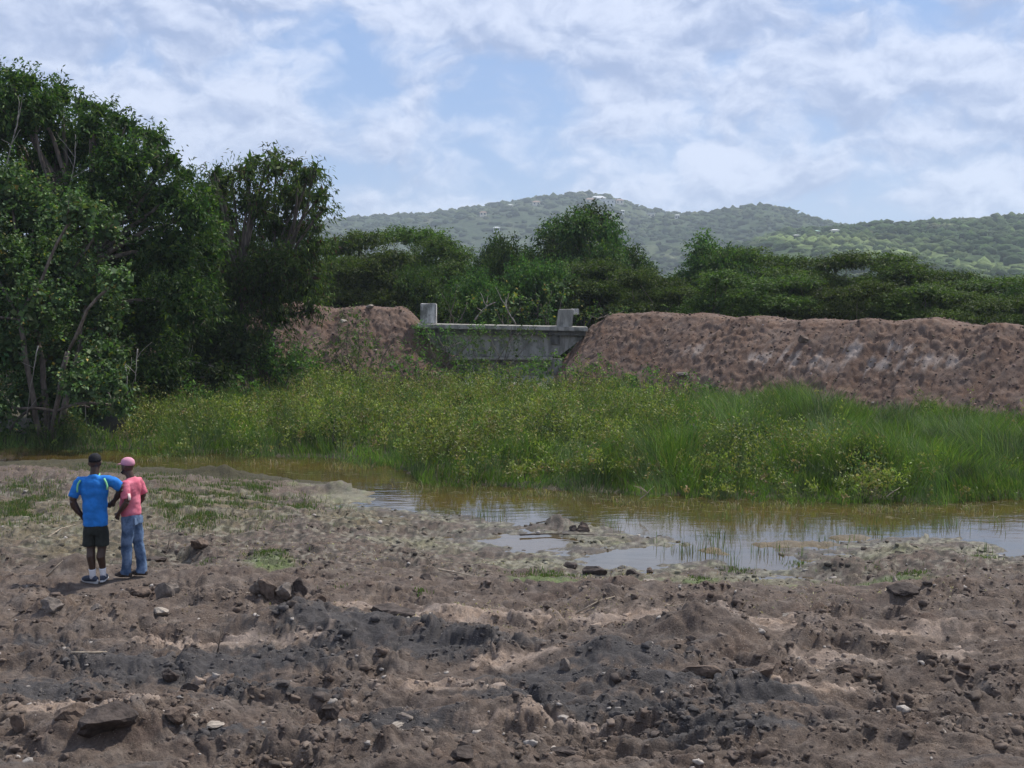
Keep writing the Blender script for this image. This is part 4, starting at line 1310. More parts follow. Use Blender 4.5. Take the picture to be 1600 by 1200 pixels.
def blades(n_try, hfun, wid, cols, probs, dens, name, lean=.25, region=None, mask=None, label=None, cat=None):
    x0, x1, y0, y1 = region
    # sample evenly in view, a bit more towards the front
    y = 1 / (1 / y0 + (1 / y1 - 1 / y0) * rng.random(n_try) ** .9)
    x = (rng.random(n_try) * (x1 - x0) + x0) * y
    ok, z, px, py, inner = mask(x, y)
    dv = dens(x, y, px, py, inner)
    ok &= rng.random(n_try) < dv
    x, y, z, px, py, inner = (q[ok] for q in (x, y, z, px, py, inner))
    n = len(x)
    h = hfun(x, y, px, py, inner) * (.65 + .5 * rng.random(n))
    wv = wid * (.7 + .7 * rng.random(n)) * (y / 28) ** .7
    a = rng.random(n) * 2 * np.pi
    # neighbouring blades lean together
    la = 2 * np.pi * gn(x * .5, y * .5, 5) + rng.normal(size=n) * .8
    ld = np.stack([np.cos(la), np.sin(la)], 1) * (lean * h * (.3 + rng.random(n) * 1.2))[:, None]
    side = np.stack([np.cos(a), np.sin(a) * .4, np.zeros(n)], 1) * wv[:, None] * .5
    B = np.stack([x, y, z - .03], 1)
    Mid = B + np.stack([ld[:, 0] * .3, ld[:, 1] * .3, h * .58], 1)
    T = B + np.stack([ld[:, 0], ld[:, 1], h * (1 - .35 * lean * rng.random(n))], 1)
    V = np.stack([B - side, B + side, Mid + side * .85, Mid - side * .85, T, ], 1)
    C = pick_cols(n, cols, probs, .16)
    tone = np.clip(1 + .9 * fbm(x * .6, y * .45, 4, 96), .35, 1.7)
    C = C * tone[:, None]
    V = V.reshape(-1, 3); o = np.arange(n) * 5
    F3 = np.concatenate([np.stack([o, o + 1, o + 2], 1), np.stack([o, o + 2, o + 3], 1), np.stack([o + 3, o + 2, o + 4], 1)])
    Cc = np.repeat(C, 5, 0)
    me = mesh_np(name, V, F3, Cc)
    return link(name, me, M_GRASS, kind='stuff', label=label, cat=cat)


REG = (-.52, .52, 23.5, 47)


def herbmask(x, y, px, py, inner):
    """where yellow-green leafy weeds win over grass"""
    n = fbm(x * .28, y * .22, 3, 131)
    left = sstep(1180, 850, px + 130 * n)
    m = left * sstep(.2, 1.8, inner + n) * (.55 + .45 * sstep(-.3, .3, fbm(x * .5, y * .3, 3, 139)))
    m = np.maximum(m, .85 * np.exp(-(((px - 1140) / 95) ** 2 + ((inner - 2.2) / 1.8) ** 2)))
    m = np.maximum(m, .75 * np.exp(-(((px - 1360) / 60) ** 2 + ((inner - 1.0) / 1.2) ** 2)))
    m = np.maximum(m, .6 * np.exp(-(((px - 1260) / 80) ** 2 + ((inner - 3.5) / 1.5) ** 2)))
    return np.clip(m + .25 * n, 0.02, 1)


def hf(x, y, px, py, inner):
    return np.clip((.74 + .75 * fbm(x * .40, y * .35, 4, 133)) * (.30 + .70 * sstep(0, 2.6, inner)) + .12 * sstep(1000, 1300, px), .2, 1.5)


blades(230000, hf, .016, [(0.062, 0.130, 0.028), (0.10, 0.185, 0.042), (0.16, 0.23, 0.06), (0.21, 0.20, 0.10)], [3, 3, 1.8, .5],
       lambda x, y, px, py, i: np.clip(1.02 - herbmask(x, y, px, py, i) * .8, .12, 1), 'marsh_grass', .5, REG, in_reeds,
       'tall green marsh grass standing beyond the muddy channel', 'grass')


def herbs(n_plants, leaves_per, name):
    y = 1 / (1 / 24 + (1 / 46.5 - 1 / 24) * rng.random(n_plants) ** .95)
    x = (rng.random(n_plants) * 1.04 - .52) * y
    ok, z, px, py, inner = in_reeds(x, y)
    ok &= rng.random(n_plants) < herbmask(x, y, px, py, inner) ** 1.3
    x, y, z, px, py, inner = (q[ok] for q in (x, y, z, px, py, inner))
    n = len(x)
    h = (.86 + 1.0 * fbm(x * .42, y * .38, 4, 135) + .10 * rng.normal(size=n)) * (.40 + .60 * sstep(0, 2.4, inner))
    h = np.clip(h, .25, 1.7)
    P = np.repeat(np.stack([x, y, z], 1), leaves_per, 0)
    m = len(P)
    t = .35 + .65 * rng.random(m) ** .6
    hh = np.repeat(h, leaves_per)
    ln = np.repeat(rng.normal(size=(n, 2)) * .13, leaves_per, 0)
    P[:, 2] += hh * t
    P[:, :2] += ln * t[:, None] + rng.normal(size=(m, 2)) * .055
    D = rng.normal(size=(m, 3)) * .7; D[:, 2] += .55
    pc = pick_cols(n, [(0.14, 0.19, 0.044), (0.21, 0.235, 0.06), (0.085, 0.14, 0.034), (0.25, 0.205, 0.085)], [3, 2.6, 2, .6], .12)
    tone = (1 + .6 * fbm(x * .6, y * .6, 3, 137))[:, None]
    C = np.repeat(pc * tone, leaves_per, 0) * (1 + .15 * rng.normal(size=(m, 1)))
    C = C * np.where(t > .93, 1.25, 1)[:, None]
    V, F, Cc = leaf_quads(P, D, .080, .032, np.clip(C, .01, .6))
    me = mesh_np(name, V, F, Cc)
    link(name, me, M_GRASS, kind='stuff', label='yellow green leafy weeds massed among the marsh grass', cat='weeds')


herbs(26000, 20, 'leafy_weeds')


# short grass, fringe reeds in the water, straw
def blade_patch(name, patches, n, h, wid, cols, probs, label, cat, lean=.4, zoff=0.0, minz=None):
    """patches as (px, py, rx, ry) in the photograph, on the ground"""
    tot = sum(p[2] * p[3] for p in patches)
    PX, PY = [], []
    for (cx, cy, rx, ry) in patches:
        k = int(n * rx * ry / tot)
        a = rng.normal(size=(k, 2)) * .5
        PX.append(cx + a[:, 0] * rx); PY.append(cy + a[:, 1] * ry)
    PX = np.concatenate(PX); PY = np.concatenate(PY)
    x, y = at(PX, PY, -.1)
    keep = rng.random(len(x)) < sstep(-.25, .35, fbm(x * 1.6, y * 1.6, 3, 151))
    x, y = x[keep], y[keep]
    z = gz(x, y)
    n = len(x)
    hh = h * (.4 + .9 * rng.random(n)); a = rng.random(n) * 6.28; la = rng.random(n) * 6.28
    side = np.stack([np.cos(a), np.sin(a) * .5, np.zeros(n)], 1) * (wid * (.6 + .8 * rng.random(n)))[:, None] * .5
    B = np.stack([x, y, np.maximum(z, WL - .03) - .01], 1)
    L = (lean * hh * rng.random(n))[:, None] * np.stack([np.cos(la), np.sin(la)], 1)
    Mid = B + np.concatenate([L * .35, (hh * .6)[:, None]], 1); T = B + np.concatenate([L, (hh * (1 - .3 * lean))[:, None]], 1)
    V = np.stack([B - side, B + side, Mid + side * .8, Mid - side * .8, T], 1).reshape(-1, 3)
    o = np.arange(n) * 5
    F = np.concatenate([np.stack([o, o + 1, o + 2], 1), np.stack([o, o + 2, o + 3], 1), np.stack([o + 3, o + 2, o + 4], 1)])
    C = np.repeat(pick_cols(n, cols, probs, .2), 5, 0)
    link(name, mesh_np(name, V, F, C), M_GRASS, kind='stuff', label=label, cat=cat)


G1 = [(0.07, 0.135, 0.03), (0.10, 0.17, 0.04), (0.15, 0.17, 0.06)]
blade_patch('short_grass', [(330, 795, 120, 42), (400, 765, 60, 18), (280, 820, 60, 20), (40, 800, 90, 30), (160, 728, 60, 10), (20, 820, 60, 20), (250, 760, 40, 16), (480, 790, 60, 14)],
            34000, .10, .009, [(0.06, 0.11, 0.03), (0.09, 0.14, 0.04), (0.19, 0.17, 0.09)], [3, 2, 1.6], 'low green grass on the mud to the right of the two men', 'grass', .5)
blade_patch('grass_tufts', [(850, 895, 60, 8), (1390, 896, 75, 8), (425, 882, 45, 12), (320, 888, 20, 8), (660, 945, 14, 8), (1090, 905, 50, 6), (540, 935, 30, 6), (1150, 880, 30, 6), (1250, 870, 40, 8), (1530, 872, 30, 8)],
            5200, .07, .010, G1, [3, 3, 1], 'small bright grass tufts in the brown mud near the pond', 'grass', .5)
blade_patch('water_reeds', [(1355, 820, 30, 16), (1230, 805, 70, 12), (1150, 800, 60, 10), (1460, 810, 80, 10), (1570, 812, 40, 8), (1110, 825, 40, 12), (970, 808, 30, 10), (760, 800, 40, 8), (1190, 850, 60, 10), (1540, 850, 14, 10),
                            (1300, 830, 60, 10), (1090, 850, 60, 12), (1150, 870, 20, 8)],
            1500, .24, .009, [(0.07, 0.13, 0.035), (0.10, 0.15, 0.05), (0.16, 0.15, 0.08)], [3, 2, 1.5], 'sparse thin reeds standing in the shallow pond water', 'reeds', .35)
blade_patch('dry_fringe', [(700, 752, 60, 5), (840, 764, 90, 5), (1000, 776, 90, 5), (1180, 782, 90, 5), (1380, 788, 60, 6), (1500, 786, 90, 4), (560, 722, 60, 4), (420, 717, 60, 4), (280, 710, 80, 4), (1250, 660, 60, 8)],
            6500, .20, .012, [(0.22, 0.18, 0.10), (0.15, 0.13, 0.06), (0.10, 0.12, 0.04)], [3, 2, 2], 'dead straw coloured stems fringing the reed bed', 'straw', 1.1)
blade_patch('ground_straw', [(100, 830, 200, 50), (560, 880, 260, 40), (1000, 900, 260, 30), (1350, 930, 260, 40), (300, 850, 160, 30), (800, 980, 500, 30), (120, 770, 160, 30)],
            9000, .045, .012, [(0.30, 0.25, 0.16), (0.20, 0.15, 0.09), (0.14, 0.10, 0.07)], [2, 3, 3], 'scattered dry straw and rootlets lying on the churned mud', 'straw', 2.6)


def floating_straw():
    n = 420
    segs = [(620, 900, 745, 800), (900, 1200, 775, 812), (1200, 1600, 785, 815), (250, 620, 722, 745)]
    V, F, C = [], [], []; 
    px = np.concatenate([rng.uniform(a, b, n // 4) for a, b, c_, d in segs]); py = np.concatenate([rng.uniform(c_, d, n // 4) for a, b, c_, d in segs])
    x, y = at(px, py, WL)
    a = rng.normal(size=len(x)) * .45; L = .08 + .35 * rng.random(len(x)) ** 2
    D = np.stack([np.cos(a), np.sin(a), np.zeros(len(x))], 1)
    P = np.stack([x, y, np.full(len(x), WL + .012)], 1)
    V, F, Cc = leaf_quads(P, D, L, .018, pick_cols(len(x), [(0.35, 0.31, 0.2), (0.22, 0.2, 0.12)], [1, 1]), roll=np.tile(np.array([[0, 0, 1.0]]), (len(x), 1)))
    V[:, 2] = np.maximum(V[:, 2], WL + .004)
    link('floating_straw', mesh_np('floating_straw', V, F, Cc), M_GRASS, kind='stuff', label='pale broken reed stems floating on the pond', cat='straw')


floating_straw()

# ------------------------------------------------------------------ clods and stones
def clod_shape(sub, seed, flat=.7):
    import bmesh
    bm = bmesh.new(); bmesh.ops.create_icosphere(bm, subdivisions=sub, radius=1)
    v = np.array([q.co[:] for q in bm.verts]); f = np.array([[q.index for q in p.verts] for p in bm.faces]); bm.free()
    r_ = 1 + .33 * fbm(v[:, 0] * 1.3 + seed, v[:, 1] * 1.3 + v[:, 2] * 1.7, 3, seed) + .10 * gn(v[:, 0] * 4 + v[:, 2] * 3, v[:, 1] * 4 + seed, seed)
    r2 = np.random.default_rng(seed)
    v = v * r_[:, None]
    for _ in range(7):
        nn = r2.normal(size=3); nn /= np.linalg.norm(nn); dd = r2.uniform(.35, .75)
        kq = np.maximum(v @ nn - dd, 0); v = v - kq[:, None] * nn
    v = v + r2.normal(size=v.shape) * .10
    return v * np.array([1, .8, flat]), f


def clods(name, n, smin, smax, pymin, pymax, label, powr=3.0, sub=1, cluster=None):
    shapes = [clod_shape(sub, 500 + k, .6 + .06 * k) for k in range(6)]
    px = rng.uniform(-40, 1640, n); py = rng.uniform(pymin, pymax, n)
    x, y = at(px, py, -.02)
    z, sdw, px, py, fs, cm = ground_parts(x, y)
    keep = (rng.random(n) < .15 + .85 * cm ** 1.5) & (sdw > -.1)
    x, y, z, px, py, sdw, fs = (q[keep] for q in (x, y, z, px, py, sdw, fs)); n = len(x)
    c_ = ground_color(x, y, sdw, px, py, fs)
    s = smin + (smax - smin) * rng.random(n) ** powr
    VV, FF, CC = [], [], []; off = 0
    which = rng.integers(0, 6, n)
    for k in range(6):
        v, f = shapes[k]; i = np.where(which == k)[0]; m = len(i)
        if m == 0: continue
        a = rng.random(m) * 6.28; ca, sa = np.cos(a), np.sin(a)
        sx = s[i] * (.8 + .5 * rng.random(m)); sz = s[i] * (.6 + .6 * rng.random(m))
        vx = v[None, :, 0] * sx[:, None]; vy = v[None, :, 1] * s[i][:, None]; vz = v[None, :, 2] * sz[:, None]
        X = x[i][:, None] + vx * ca[:, None] - vy * sa[:, None]; Y = y[i][:, None] + vx * sa[:, None] + vy * ca[:, None]
        Z = z[i][:, None] + vz - (sz * .12)[:, None]
        VV.append(np.stack([X, Y, Z], -1).reshape(-1, 3))
        FF.append((f[None] + (off + np.arange(m) * len(v))[:, None, None]).reshape(-1, 3))
        cc = c_[i, :3] * (.75 + .5 * rng.random((m, 1)))
        pale = (rng.random((m, 1)) < .03); cc = np.where(pale, np.array([.34, .30, .26]) * (.8 + .3 * rng.random((m, 1))), cc)
        cc = np.concatenate([cc, np.ones((m, 1))], 1)
        CC.append(np.repeat(cc, len(v), 0)); off += m * len(v)
    me = mesh_np(name, np.concatenate(VV), np.concatenate(FF), np.concatenate(CC), smooth=False)
    link(name, me, M_CLOD, kind='stuff', label=label, cat='soil')


clods('crumbled_soil', 25000, .007, .038, 885, 1210, 'loose crumbs of brown and grey soil over the churned foreground', 2.2, 1)
clods('soil_clods', 3800, .03, .085, 915, 1205, 'lumpy clods of earth strewn across the churned foreground', 3.0, 2)
clods('shore_clods', 5200, .015, .075, 770, 900, 'small mud lumps along the near edge of the pond', 2.2, 1)


def bank_clods():
    v0, f0 = clod_shape(1, 533, .8)
    dg = bpy.data.objects['earth_bank'].data
    co = np.empty(len(dg.vertices) * 3, np.float32); dg.vertices.foreach_get('co', co); co = co.reshape(-1, 3)
    px, py = pix(co[:, 0], co[:, 1], co[:, 2])
    ok = np.where((px > 300) & (px < 1650) & (py > 455) & (py < 660) & (co[:, 2] > .2) & ~((px > 645) & (px < 925)))[0]
    n = 4500; i = rng.choice(ok, n)
    s = .015 + .065 * rng.random(n) ** 3
    V = co[i][:, None, :] + v0[None] * s[:, None, None] * (1 + .2 * rng.normal(size=(n, len(v0), 1)))
    F = f0[None] + (np.arange(n) * len(v0))[:, None, None]
    cc = pick_cols(n, [(0.12, 0.078, 0.055), (0.16, 0.108, 0.078), (0.07, 0.047, 0.036), (0.32, 0.27, 0.23)], [3, 2, 2, .08])
    link('bank_clods', mesh_np('bank_clods', V.reshape(-1, 3), F.reshape(-1, 3), np.repeat(cc, len(v0), 0)), M_CLOD, kind='stuff',
         label='loose reddish clods sticking to the earth bank', cat='soil')


bank_clods()

M_STONE = simple_mat('pale_stone', (0.28, 0.24, 0.195), .9, .35, 14, bstr=.7, bdist=.02)
M_DKSTONE = simple_mat('dark_clod', (0.060, 0.047, 0.040), .95, .4, 12, bstr=.9, bdist=.03)
M_BRCLOD = simple_mat('brown_clod', (0.115, 0.084, 0.064), .95, .4, 12, bstr=.9, bdist=.03)
M_GREYST = simple_mat('grey_stone', (0.135, 0.112, 0.094), .9, .35, 14, bstr=.7, bdist=.02)


def stone(px, py, wpx, hpx, mat, label, name='stone', cat='stone', seed=0, flat=1.0, jag=.25):
    x, y = at(px, py + hpx * .3, 0.0)
    x, y = float(x), float(y)
    z = gz(x, y)
    sx = wpx / 2 / FPX * y; sz = hpx / 2 / FPX * y
    import bmesh
    bm = bmesh.new(); bmesh.ops.create_icosphere(bm, subdivisions=3, radius=1)
    v = np.array([q.co[:] for q in bm.verts]); f = [[q.index for q in p.verts] for p in bm.faces]; bm.free()
    # facets: cut by random planes
    r2 = np.random.default_rng(seed + 900)
    for _ in range(11):
        nn = r2.normal(size=3); nn /= np.linalg.norm(nn); dd = r2.uniform(.45, .8)
        k = np.maximum(v @ nn - dd, 0); v = v - k[:, None] * nn
    v = v * (1 + jag * 1.0 * fbm(v[:, 0] * 2 + seed, v[:, 1] * 2 + v[:, 2] * 2, 4, seed, .65)[:, None])
    v = v * 1.25
    v = v * np.array([sx * 1.12, sx * .85, sz * 1.15])
    me = bpy.data.meshes.new(name); me.from_pydata([tuple(q) for q in v], [], f); me.update()
    o = link(name, me, mat, label=label, cat=cat, loc=(x, y, z + sz * .55))
    o.rotation_euler = (0, r2.uniform(-.12, .12), r2.uniform(-.5, .5))
    return o


stones = [
    (262, 940, 30, 34, M_GREYST, 'upright grey brown stone below the man in jeans'),
    (222, 934, 34, 14, M_BRCLOD, 'flat brown stone just below the feet of the men'),
    (250, 968, 22, 14, M_STONE, 'pale angular stone under the upright stone on the slope'),
    (72, 985, 28, 16, M_BRCLOD, 'brown clod low on the left slope'),
    (80, 968, 30, 20, M_GREYST, 'grey stone above the brown clod on the left slope'),
    (150, 970, 18, 14, M_GREYST, 'small grey stone in the middle of the left slope'),
    (420, 952, 30, 26, M_BRCLOD, 'round brown boulder at the right end of the left slope'),
    (445, 954, 30, 22, M_GREYST, 'tan grey boulder touching the round brown boulder'),
    (468, 950, 20, 26, M_DKSTONE, 'dark upright clod between tan boulders by the pale clay'),
    (492, 958, 32, 22, M_BRCLOD, 'brown boulder right of the dark upright clod'),
    (535, 963, 16, 13, M_DKSTONE, 'small dark clod on the pale clay'),
    (405, 951, 24, 22, M_GREYST, 'leftmost grey boulder of the boulder row by the pale clay'),
    (612, 977, 60, 16, M_DKSTONE, 'long dark slab of turf lying on the pale clay'),
    (110, 1150, 44, 34, M_BRCLOD, 'mossy tan lump at the bottom left'),
    (165, 1158, 84, 40, M_DKSTONE, 'biggest dark clod of earth at the bottom left'),
    (30, 1150, 30, 26, M_BRCLOD, 'brown clod at the lower left corner'),
    (280, 1150, 40, 20, M_BRCLOD, 'wide tan brown clod right of the biggest dark clod'),
    (305, 1142, 22, 7, M_STONE, 'small flat pale stone above the wide tan clod'),
    (334, 1150, 26, 6, M_STONE, 'thin pale flake of stone right of the wide tan clod'),
    (134, 1107, 18, 12, M_DKSTONE, 'dark pebble with pale side in the left foreground'),
    (265, 1052, 22, 20, M_DKSTONE, 'black clod in the grey soil left of centre'),
    (297, 1073, 24, 16, M_DKSTONE, 'dark hollow clod right below the black clod'),
    (884, 1060, 18, 18, M_GREYST, 'small tan block standing alone in the grey soil'),
    (618, 1152, 24, 10, M_STONE, 'round pale flat stone at the bottom centre'),
    (630, 1135, 24, 9, M_GREYST, 'flat grey stone above the round pale one'),
    (540, 1105, 16, 18, M_BRCLOD, 'small brown clod left of bottom centre'),
    (515, 1130, 28, 26, M_DKSTONE, 'tufted dark clod below the small brown clod'),
    (728, 1196, 38, 20, M_DKSTONE, 'dark clod cut by the bottom edge at the centre'),
    (880, 1180, 34, 14, M_DKSTONE, 'flat dark clod under the caterpillar tread marks'),
    (1012, 907, 18, 7, M_STONE, 'whitish elongated stone on the mud below the pond'),
    (1496, 956, 14, 7, M_STONE, 'pale chip of stone at the right side of the mud'),
    (1398, 908, 6, 10, M_STONE, 'tiny upright white flake by the right grass tuft'),
    (930, 873, 28, 16, M_DKSTONE, 'rounded dark rock at the near tip of the water'),
    (988, 878, 16, 12, M_DKSTONE, 'small dark rock right of the rounded rock by the water'),
    (890, 862, 18, 12, M_DKSTONE, 'dark lump left of the rounded rock by the water'),
    (912, 805, 22, 18, M_BRCLOD, 'brown lump standing in the pond water'),
    (895, 807, 12, 12, M_DKSTONE, 'small dark lump left of the brown lump in the pond'),
    (940, 793, 6, 6, M_DKSTONE, 'tiny dark knob alone in the pond water'),
    (1015, 866, 12, 8, M_BRCLOD, 'small mud knob at the corner of the puddle'),
    (1095, 1070, 46, 22, M_BRCLOD, 'brown clod below the heap of earth right of centre'),
    (1190, 1080, 40, 24, M_BRCLOD, 'angular brown clod left of the bottom right ground'),
    (1330, 1062, 34, 18, M_BRCLOD, 'brown clod in the right foreground'),
    (1228, 968, 16, 8, M_STONE, 'pale sliver of stone by the pale clay patch at right'),
    (665, 905, 22, 12, M_DKSTONE, 'dark clod in the middle mud above the pale clay'),
    (1410, 930, 44, 16, M_DKSTONE, 'dark tussock of earth in the right middle mud'),
    (240, 862, 30, 14, M_DKSTONE, 'dark clod at the lip of the hole beside the man in jeans'),
    (310, 858, 26, 16, M_BRCLOD, 'brown clod right of the hole beside the man in jeans'),
]
for i, (px, py, wp, hp, mt, lab) in enumerate(stones):
    nm = 'stone' if mt in (M_STONE, M_GREYST) else 'earth_clod'
    stone(px, py, wp, hp, mt, lab, nm, 'stone' if nm == 'stone' else 'clod', i)
# stones on the far bank
for i, (px, py, wp, hp, d, mt, lab) in enumerate([(1255, 529, 16, 10, 41.7, M_BRCLOD, 'tan boulder half way up the right earth bank'), (536, 502, 10, 6, 49.2, M_STONE, 'white stone on the left earth bank'),
                                           (1066, 585, 16, 8, 43.4, M_GREYST, 'grey stone at the foot of the right earth bank'), (580, 478, 12, 5, 50.2, M_STONE, 'pale slab on the crest of the left bank')]):
    p = at_d(px, py, d)
    o = stone(800, 1000, 10, 10, mt, lab, 'stone', 'stone', 70 + i)
    s_ = 10 / 2 / FPX * o.location.y
    o.location = p; o.scale = (wp / 2 / FPX * d / s_, wp / 2 / FPX * d / s_, hp / 2 / FPX * d / s_)


# sticks on the ground
def stick(pts_px, r0, label, mat, lift=0.0, name='stick', zs=None, cat='stick', fork=0):
    acc = Acc(); W = []
    for k, (a, b) in enumerate(pts_px):
        x, y = at(a, b, 0.0 if zs is None else 0); x, y = float(x), float(y)
        z = max(gz(x, y), WL) + lift + r0
        W.append(Vector((x, y, z)))
    if zs is not None:
        x0, y0 = W[0].x, W[0].y; W = []
        for (a, b), zz in zip(pts_px, zs):
            p = at_d(a, b, y0); W.append(p)
    O = W[0].copy()
    W = [p - O for p in W]
    n = len(W)
    acc.add(*tube_data(W, [r0 * (1 - .6 * i / (n - 1)) for i in range(n)], 6))
    for k in range(fork):
        p = W[min(n - 1, 1 + k % (n - 1))]
        limb(acc, p, p + Vector((random.uniform(-.2, .2), random.uniform(-.1, .1), random.uniform(.03, .14))), r0 * .5, r0 * .2, .2, 5, 4)
    link(name, acc.mesh(name), mat, label=label, cat=cat, loc=tuple(O))


stick([(668, 876), (688, 886), (712, 888), (738, 894)], .018, 'bent pale branch lying on the mud below the pond', M_WOOD)
stick([(440, 1031), (468, 1032), (492, 1033)][::-1] if False else [(112, 1037), (140, 1036), (168, 1033)], .014, 'straw coloured stick lying in the left foreground', M_WOOD)
stick([(72, 902), (84, 890), (98, 876)], .018, 'pale pole leaning in the dug hole beside the men', M_WOOD, zs=[0, .2, .4], cat='pole', name='leaning_pole')
stick([(340, 1018), (342, 1008), (345, 996)], .010, 'upright twig in the grey soil left of centre', M_DARKWOOD, zs=[0, .1, .2], fork=2, name='twig')
stick([(586, 1006), (583, 996), (581, 988)], .010, 'short upright twig on the grey ridge', M_DARKWOOD, zs=[0, .1, .2], name='twig')
stick([(835, 998), (846, 996), (852, 988)], .012, 'curled dark twig on the pale clay', M_DARKWOOD, zs=[0, .1, .2], name='twig')
stick([(900, 962), (935, 958), (962, 953)], .012, 'thin forked twig lying on the mud at centre', M_WOOD, fork=3, name='twig')
stick([(838, 803), (862, 798), (875, 792)], .012, 'dark twig jutting from the water at the pond middle', M_DARKWOOD, .02, name='twig')
stick([(812, 817), (860, 815), (928, 819)], .016, 'dark driftwood stick along the mud bar', M_DARKWOOD, .02)
stick([(1030, 942), (1048, 950), (1065, 958)], .012, 'thin twig on the right middle mud', M_WOOD, fork=2, name='twig')
stick([(1385, 776), (1396, 768), (1406, 762)], .012, 'pale bent reed stem at the right water edge', M_WOOD, zs=[0, .1, .2], name='twig')
stick([(385, 930), (392, 944), (400, 954)], .012, 'thin root hanging over the boulders', M_WOOD, .05, name='root')
stick([(75, 843), (95, 832), (118, 824)], .012, 'pale twig in the dead grass left of the men', M_WOOD, name='twig')
stick([(262, 858), (265, 840), (268, 822)], .010, 'dry upright stalk beside the man in jeans', M_WOOD, zs=[0, .1, .2], fork=3, name='dry_stalk')
stick([(1000, 780), (1012, 770), (1005, 764)], .014, 'grey dead stalks standing at the reed edge', M_WOOD, zs=[0, .1, .2], fork=5, name='dry_stalk')

# ------------------------------------------------------------------ people
def remesh(acc, name, voxel, smooth=4, disp=None):
    me = acc.mesh(name)
    o = bpy.data.objects.new('tmp', me); COL.objects.link(o)
    md = o.modifiers.new('r', 'REMESH'); md.mode = 'VOXEL'; md.voxel_size = voxel; md.use_smooth_shade = True
    sm = o.modifiers.new('s', 'SMOOTH'); sm.iterations = smooth; sm.factor = .5
    dg = bpy.context.evaluated_depsgraph_get(); dg.update()
    out = bpy.data.meshes.new_from_object(o.evaluated_get(dg))
    out.name = name
    bpy.data.objects.remove(o)
    if disp:
        n = len(out.vertices); co = np.empty(n * 3, np.float32); no = np.empty(n * 3, np.float32)
        out.vertices.foreach_get('co', co); out.vertex_normals.foreach_get('vector', no)
        co = co.reshape(-1, 3); no = no.reshape(-1, 3)
        co = co + no * disp(co)[:, None]
        out.vertices.foreach_set('co', co.astype(np.float32).ravel()); out.update()
    out.polygons.foreach_set('use_smooth', np.ones(len(out.polygons), bool))
    return out


def tb(acc, pts, rad, n=14):
    acc.add(*tube_data(pts, rad, n))


def ball(acc, c_, r_):
    c_ = Vector(c_)
    if not isinstance(r_, (tuple, list)): r_ = (r_,) * 3
    V, F = [], []; nu, nv = 14, 9
    V.append((c_.x, c_.y, c_.z - r_[2]))
    for j in range(1, nv):
        ph = math.pi * j / nv
        for i in range(nu):
            a = 2 * math.pi * i / nu
            V.append((c_.x + r_[0] * math.sin(ph) * math.cos(a), c_.y + r_[1] * math.sin(ph) * math.sin(a), c_.z - r_[2] * math.cos(ph)))
    V.append((c_.x, c_.y, c_.z + r_[2])); e = len(V) - 1
    for i in range(nu):
        F.append((0, 1 + (i + 1) % nu, 1 + i)); F.append((e, e - nu + i, e - nu + (i + 1) % nu))
    for j in range(nv - 2):
        for i in range(nu):
            a = 1 + j * nu + i; b = 1 + j * nu + (i + 1) % nu
            F.append((a, b, b + nu, a + nu))
    acc.add(V, F)


def hand(acc, wrist, d, palm_n, s=1.0, curl=.5):
    """palm and five fingers; d = direction of the fingers, palm_n = normal out of the palm"""
    w0 = Vector(wrist); d = Vector(d).normalized(); pn = Vector(palm_n); pn = (pn - d * pn.dot(d)).normalized(); sd = d.cross(pn)
    ball(acc, w0 + d * .045 * s, (.034 * s, .034 * s, .040 * s))
    tb(acc, [w0 - d * .02, w0 + d * .04 * s, w0 + d * .085 * s], [.026 * s, .036 * s, .034 * s], 10)
    for k, (off, L) in enumerate(((-.030, .070), (-.010, .080), (.010, .075), (.029, .060))):
        p = w0 + d * .075 * s + sd * off * s
        pts = [p, p + (d * .9 + pn * curl * .4).normalized() * L * .45 * s]
        pts.append(pts[-1] + (d * .6 + pn * curl * 1.3).normalized() * L * .32 * s)
        pts.append(pts[-1] + (d * .1 + pn * curl * 1.8).normalized() * L * .25 * s)
        tb(acc, pts, [.0105 * s, .0100 * s, .0092 * s, .007 * s], 8)
    p = w0 + d * .02 * s - sd * .028 * s
    pts = [p, p + (d * .7 - sd * .6 + pn * .2).normalized() * .04 * s]
    pts.append(pts[-1] + (d * .9 - sd * .1 + pn * .5).normalized() * .032 * s)
    tb(acc, pts, [.014 * s, .012 * s, .009 * s], 8)


def fold_fn(scale, amp, seed, vert=1.0):
    def f(co):
        return amp * (fbm(co[:, 0] * scale + co[:, 1] * scale * .7, co[:, 2] * scale * vert + co[:, 1] * 2, 3, seed))
    return f


def cloth_mat(name, color, var=.12, weave=260, fade=None, rough=.85):
    m, t, out = new_mat(name)
    o_ = t.n('ShaderNodeTexCoord').outputs['Object']
    n = t.noise(o_, 6, 4, .6); n2 = t.noise(o_, weave, 2, .5)
    lo = tuple(c_ * (1 - var) for c_ in color); hi = fade or tuple(min(1, c_ * (1 + var)) for c_ in color)
    col = t.mix(t.ramp(n, .35, .65), lo, hi)
    princ(t, out, col, rough, .25, bump=t.math('ADD', n, t.math('MULTIPLY', n2, .1)), bstr=.35, bdist=.02)
    return m


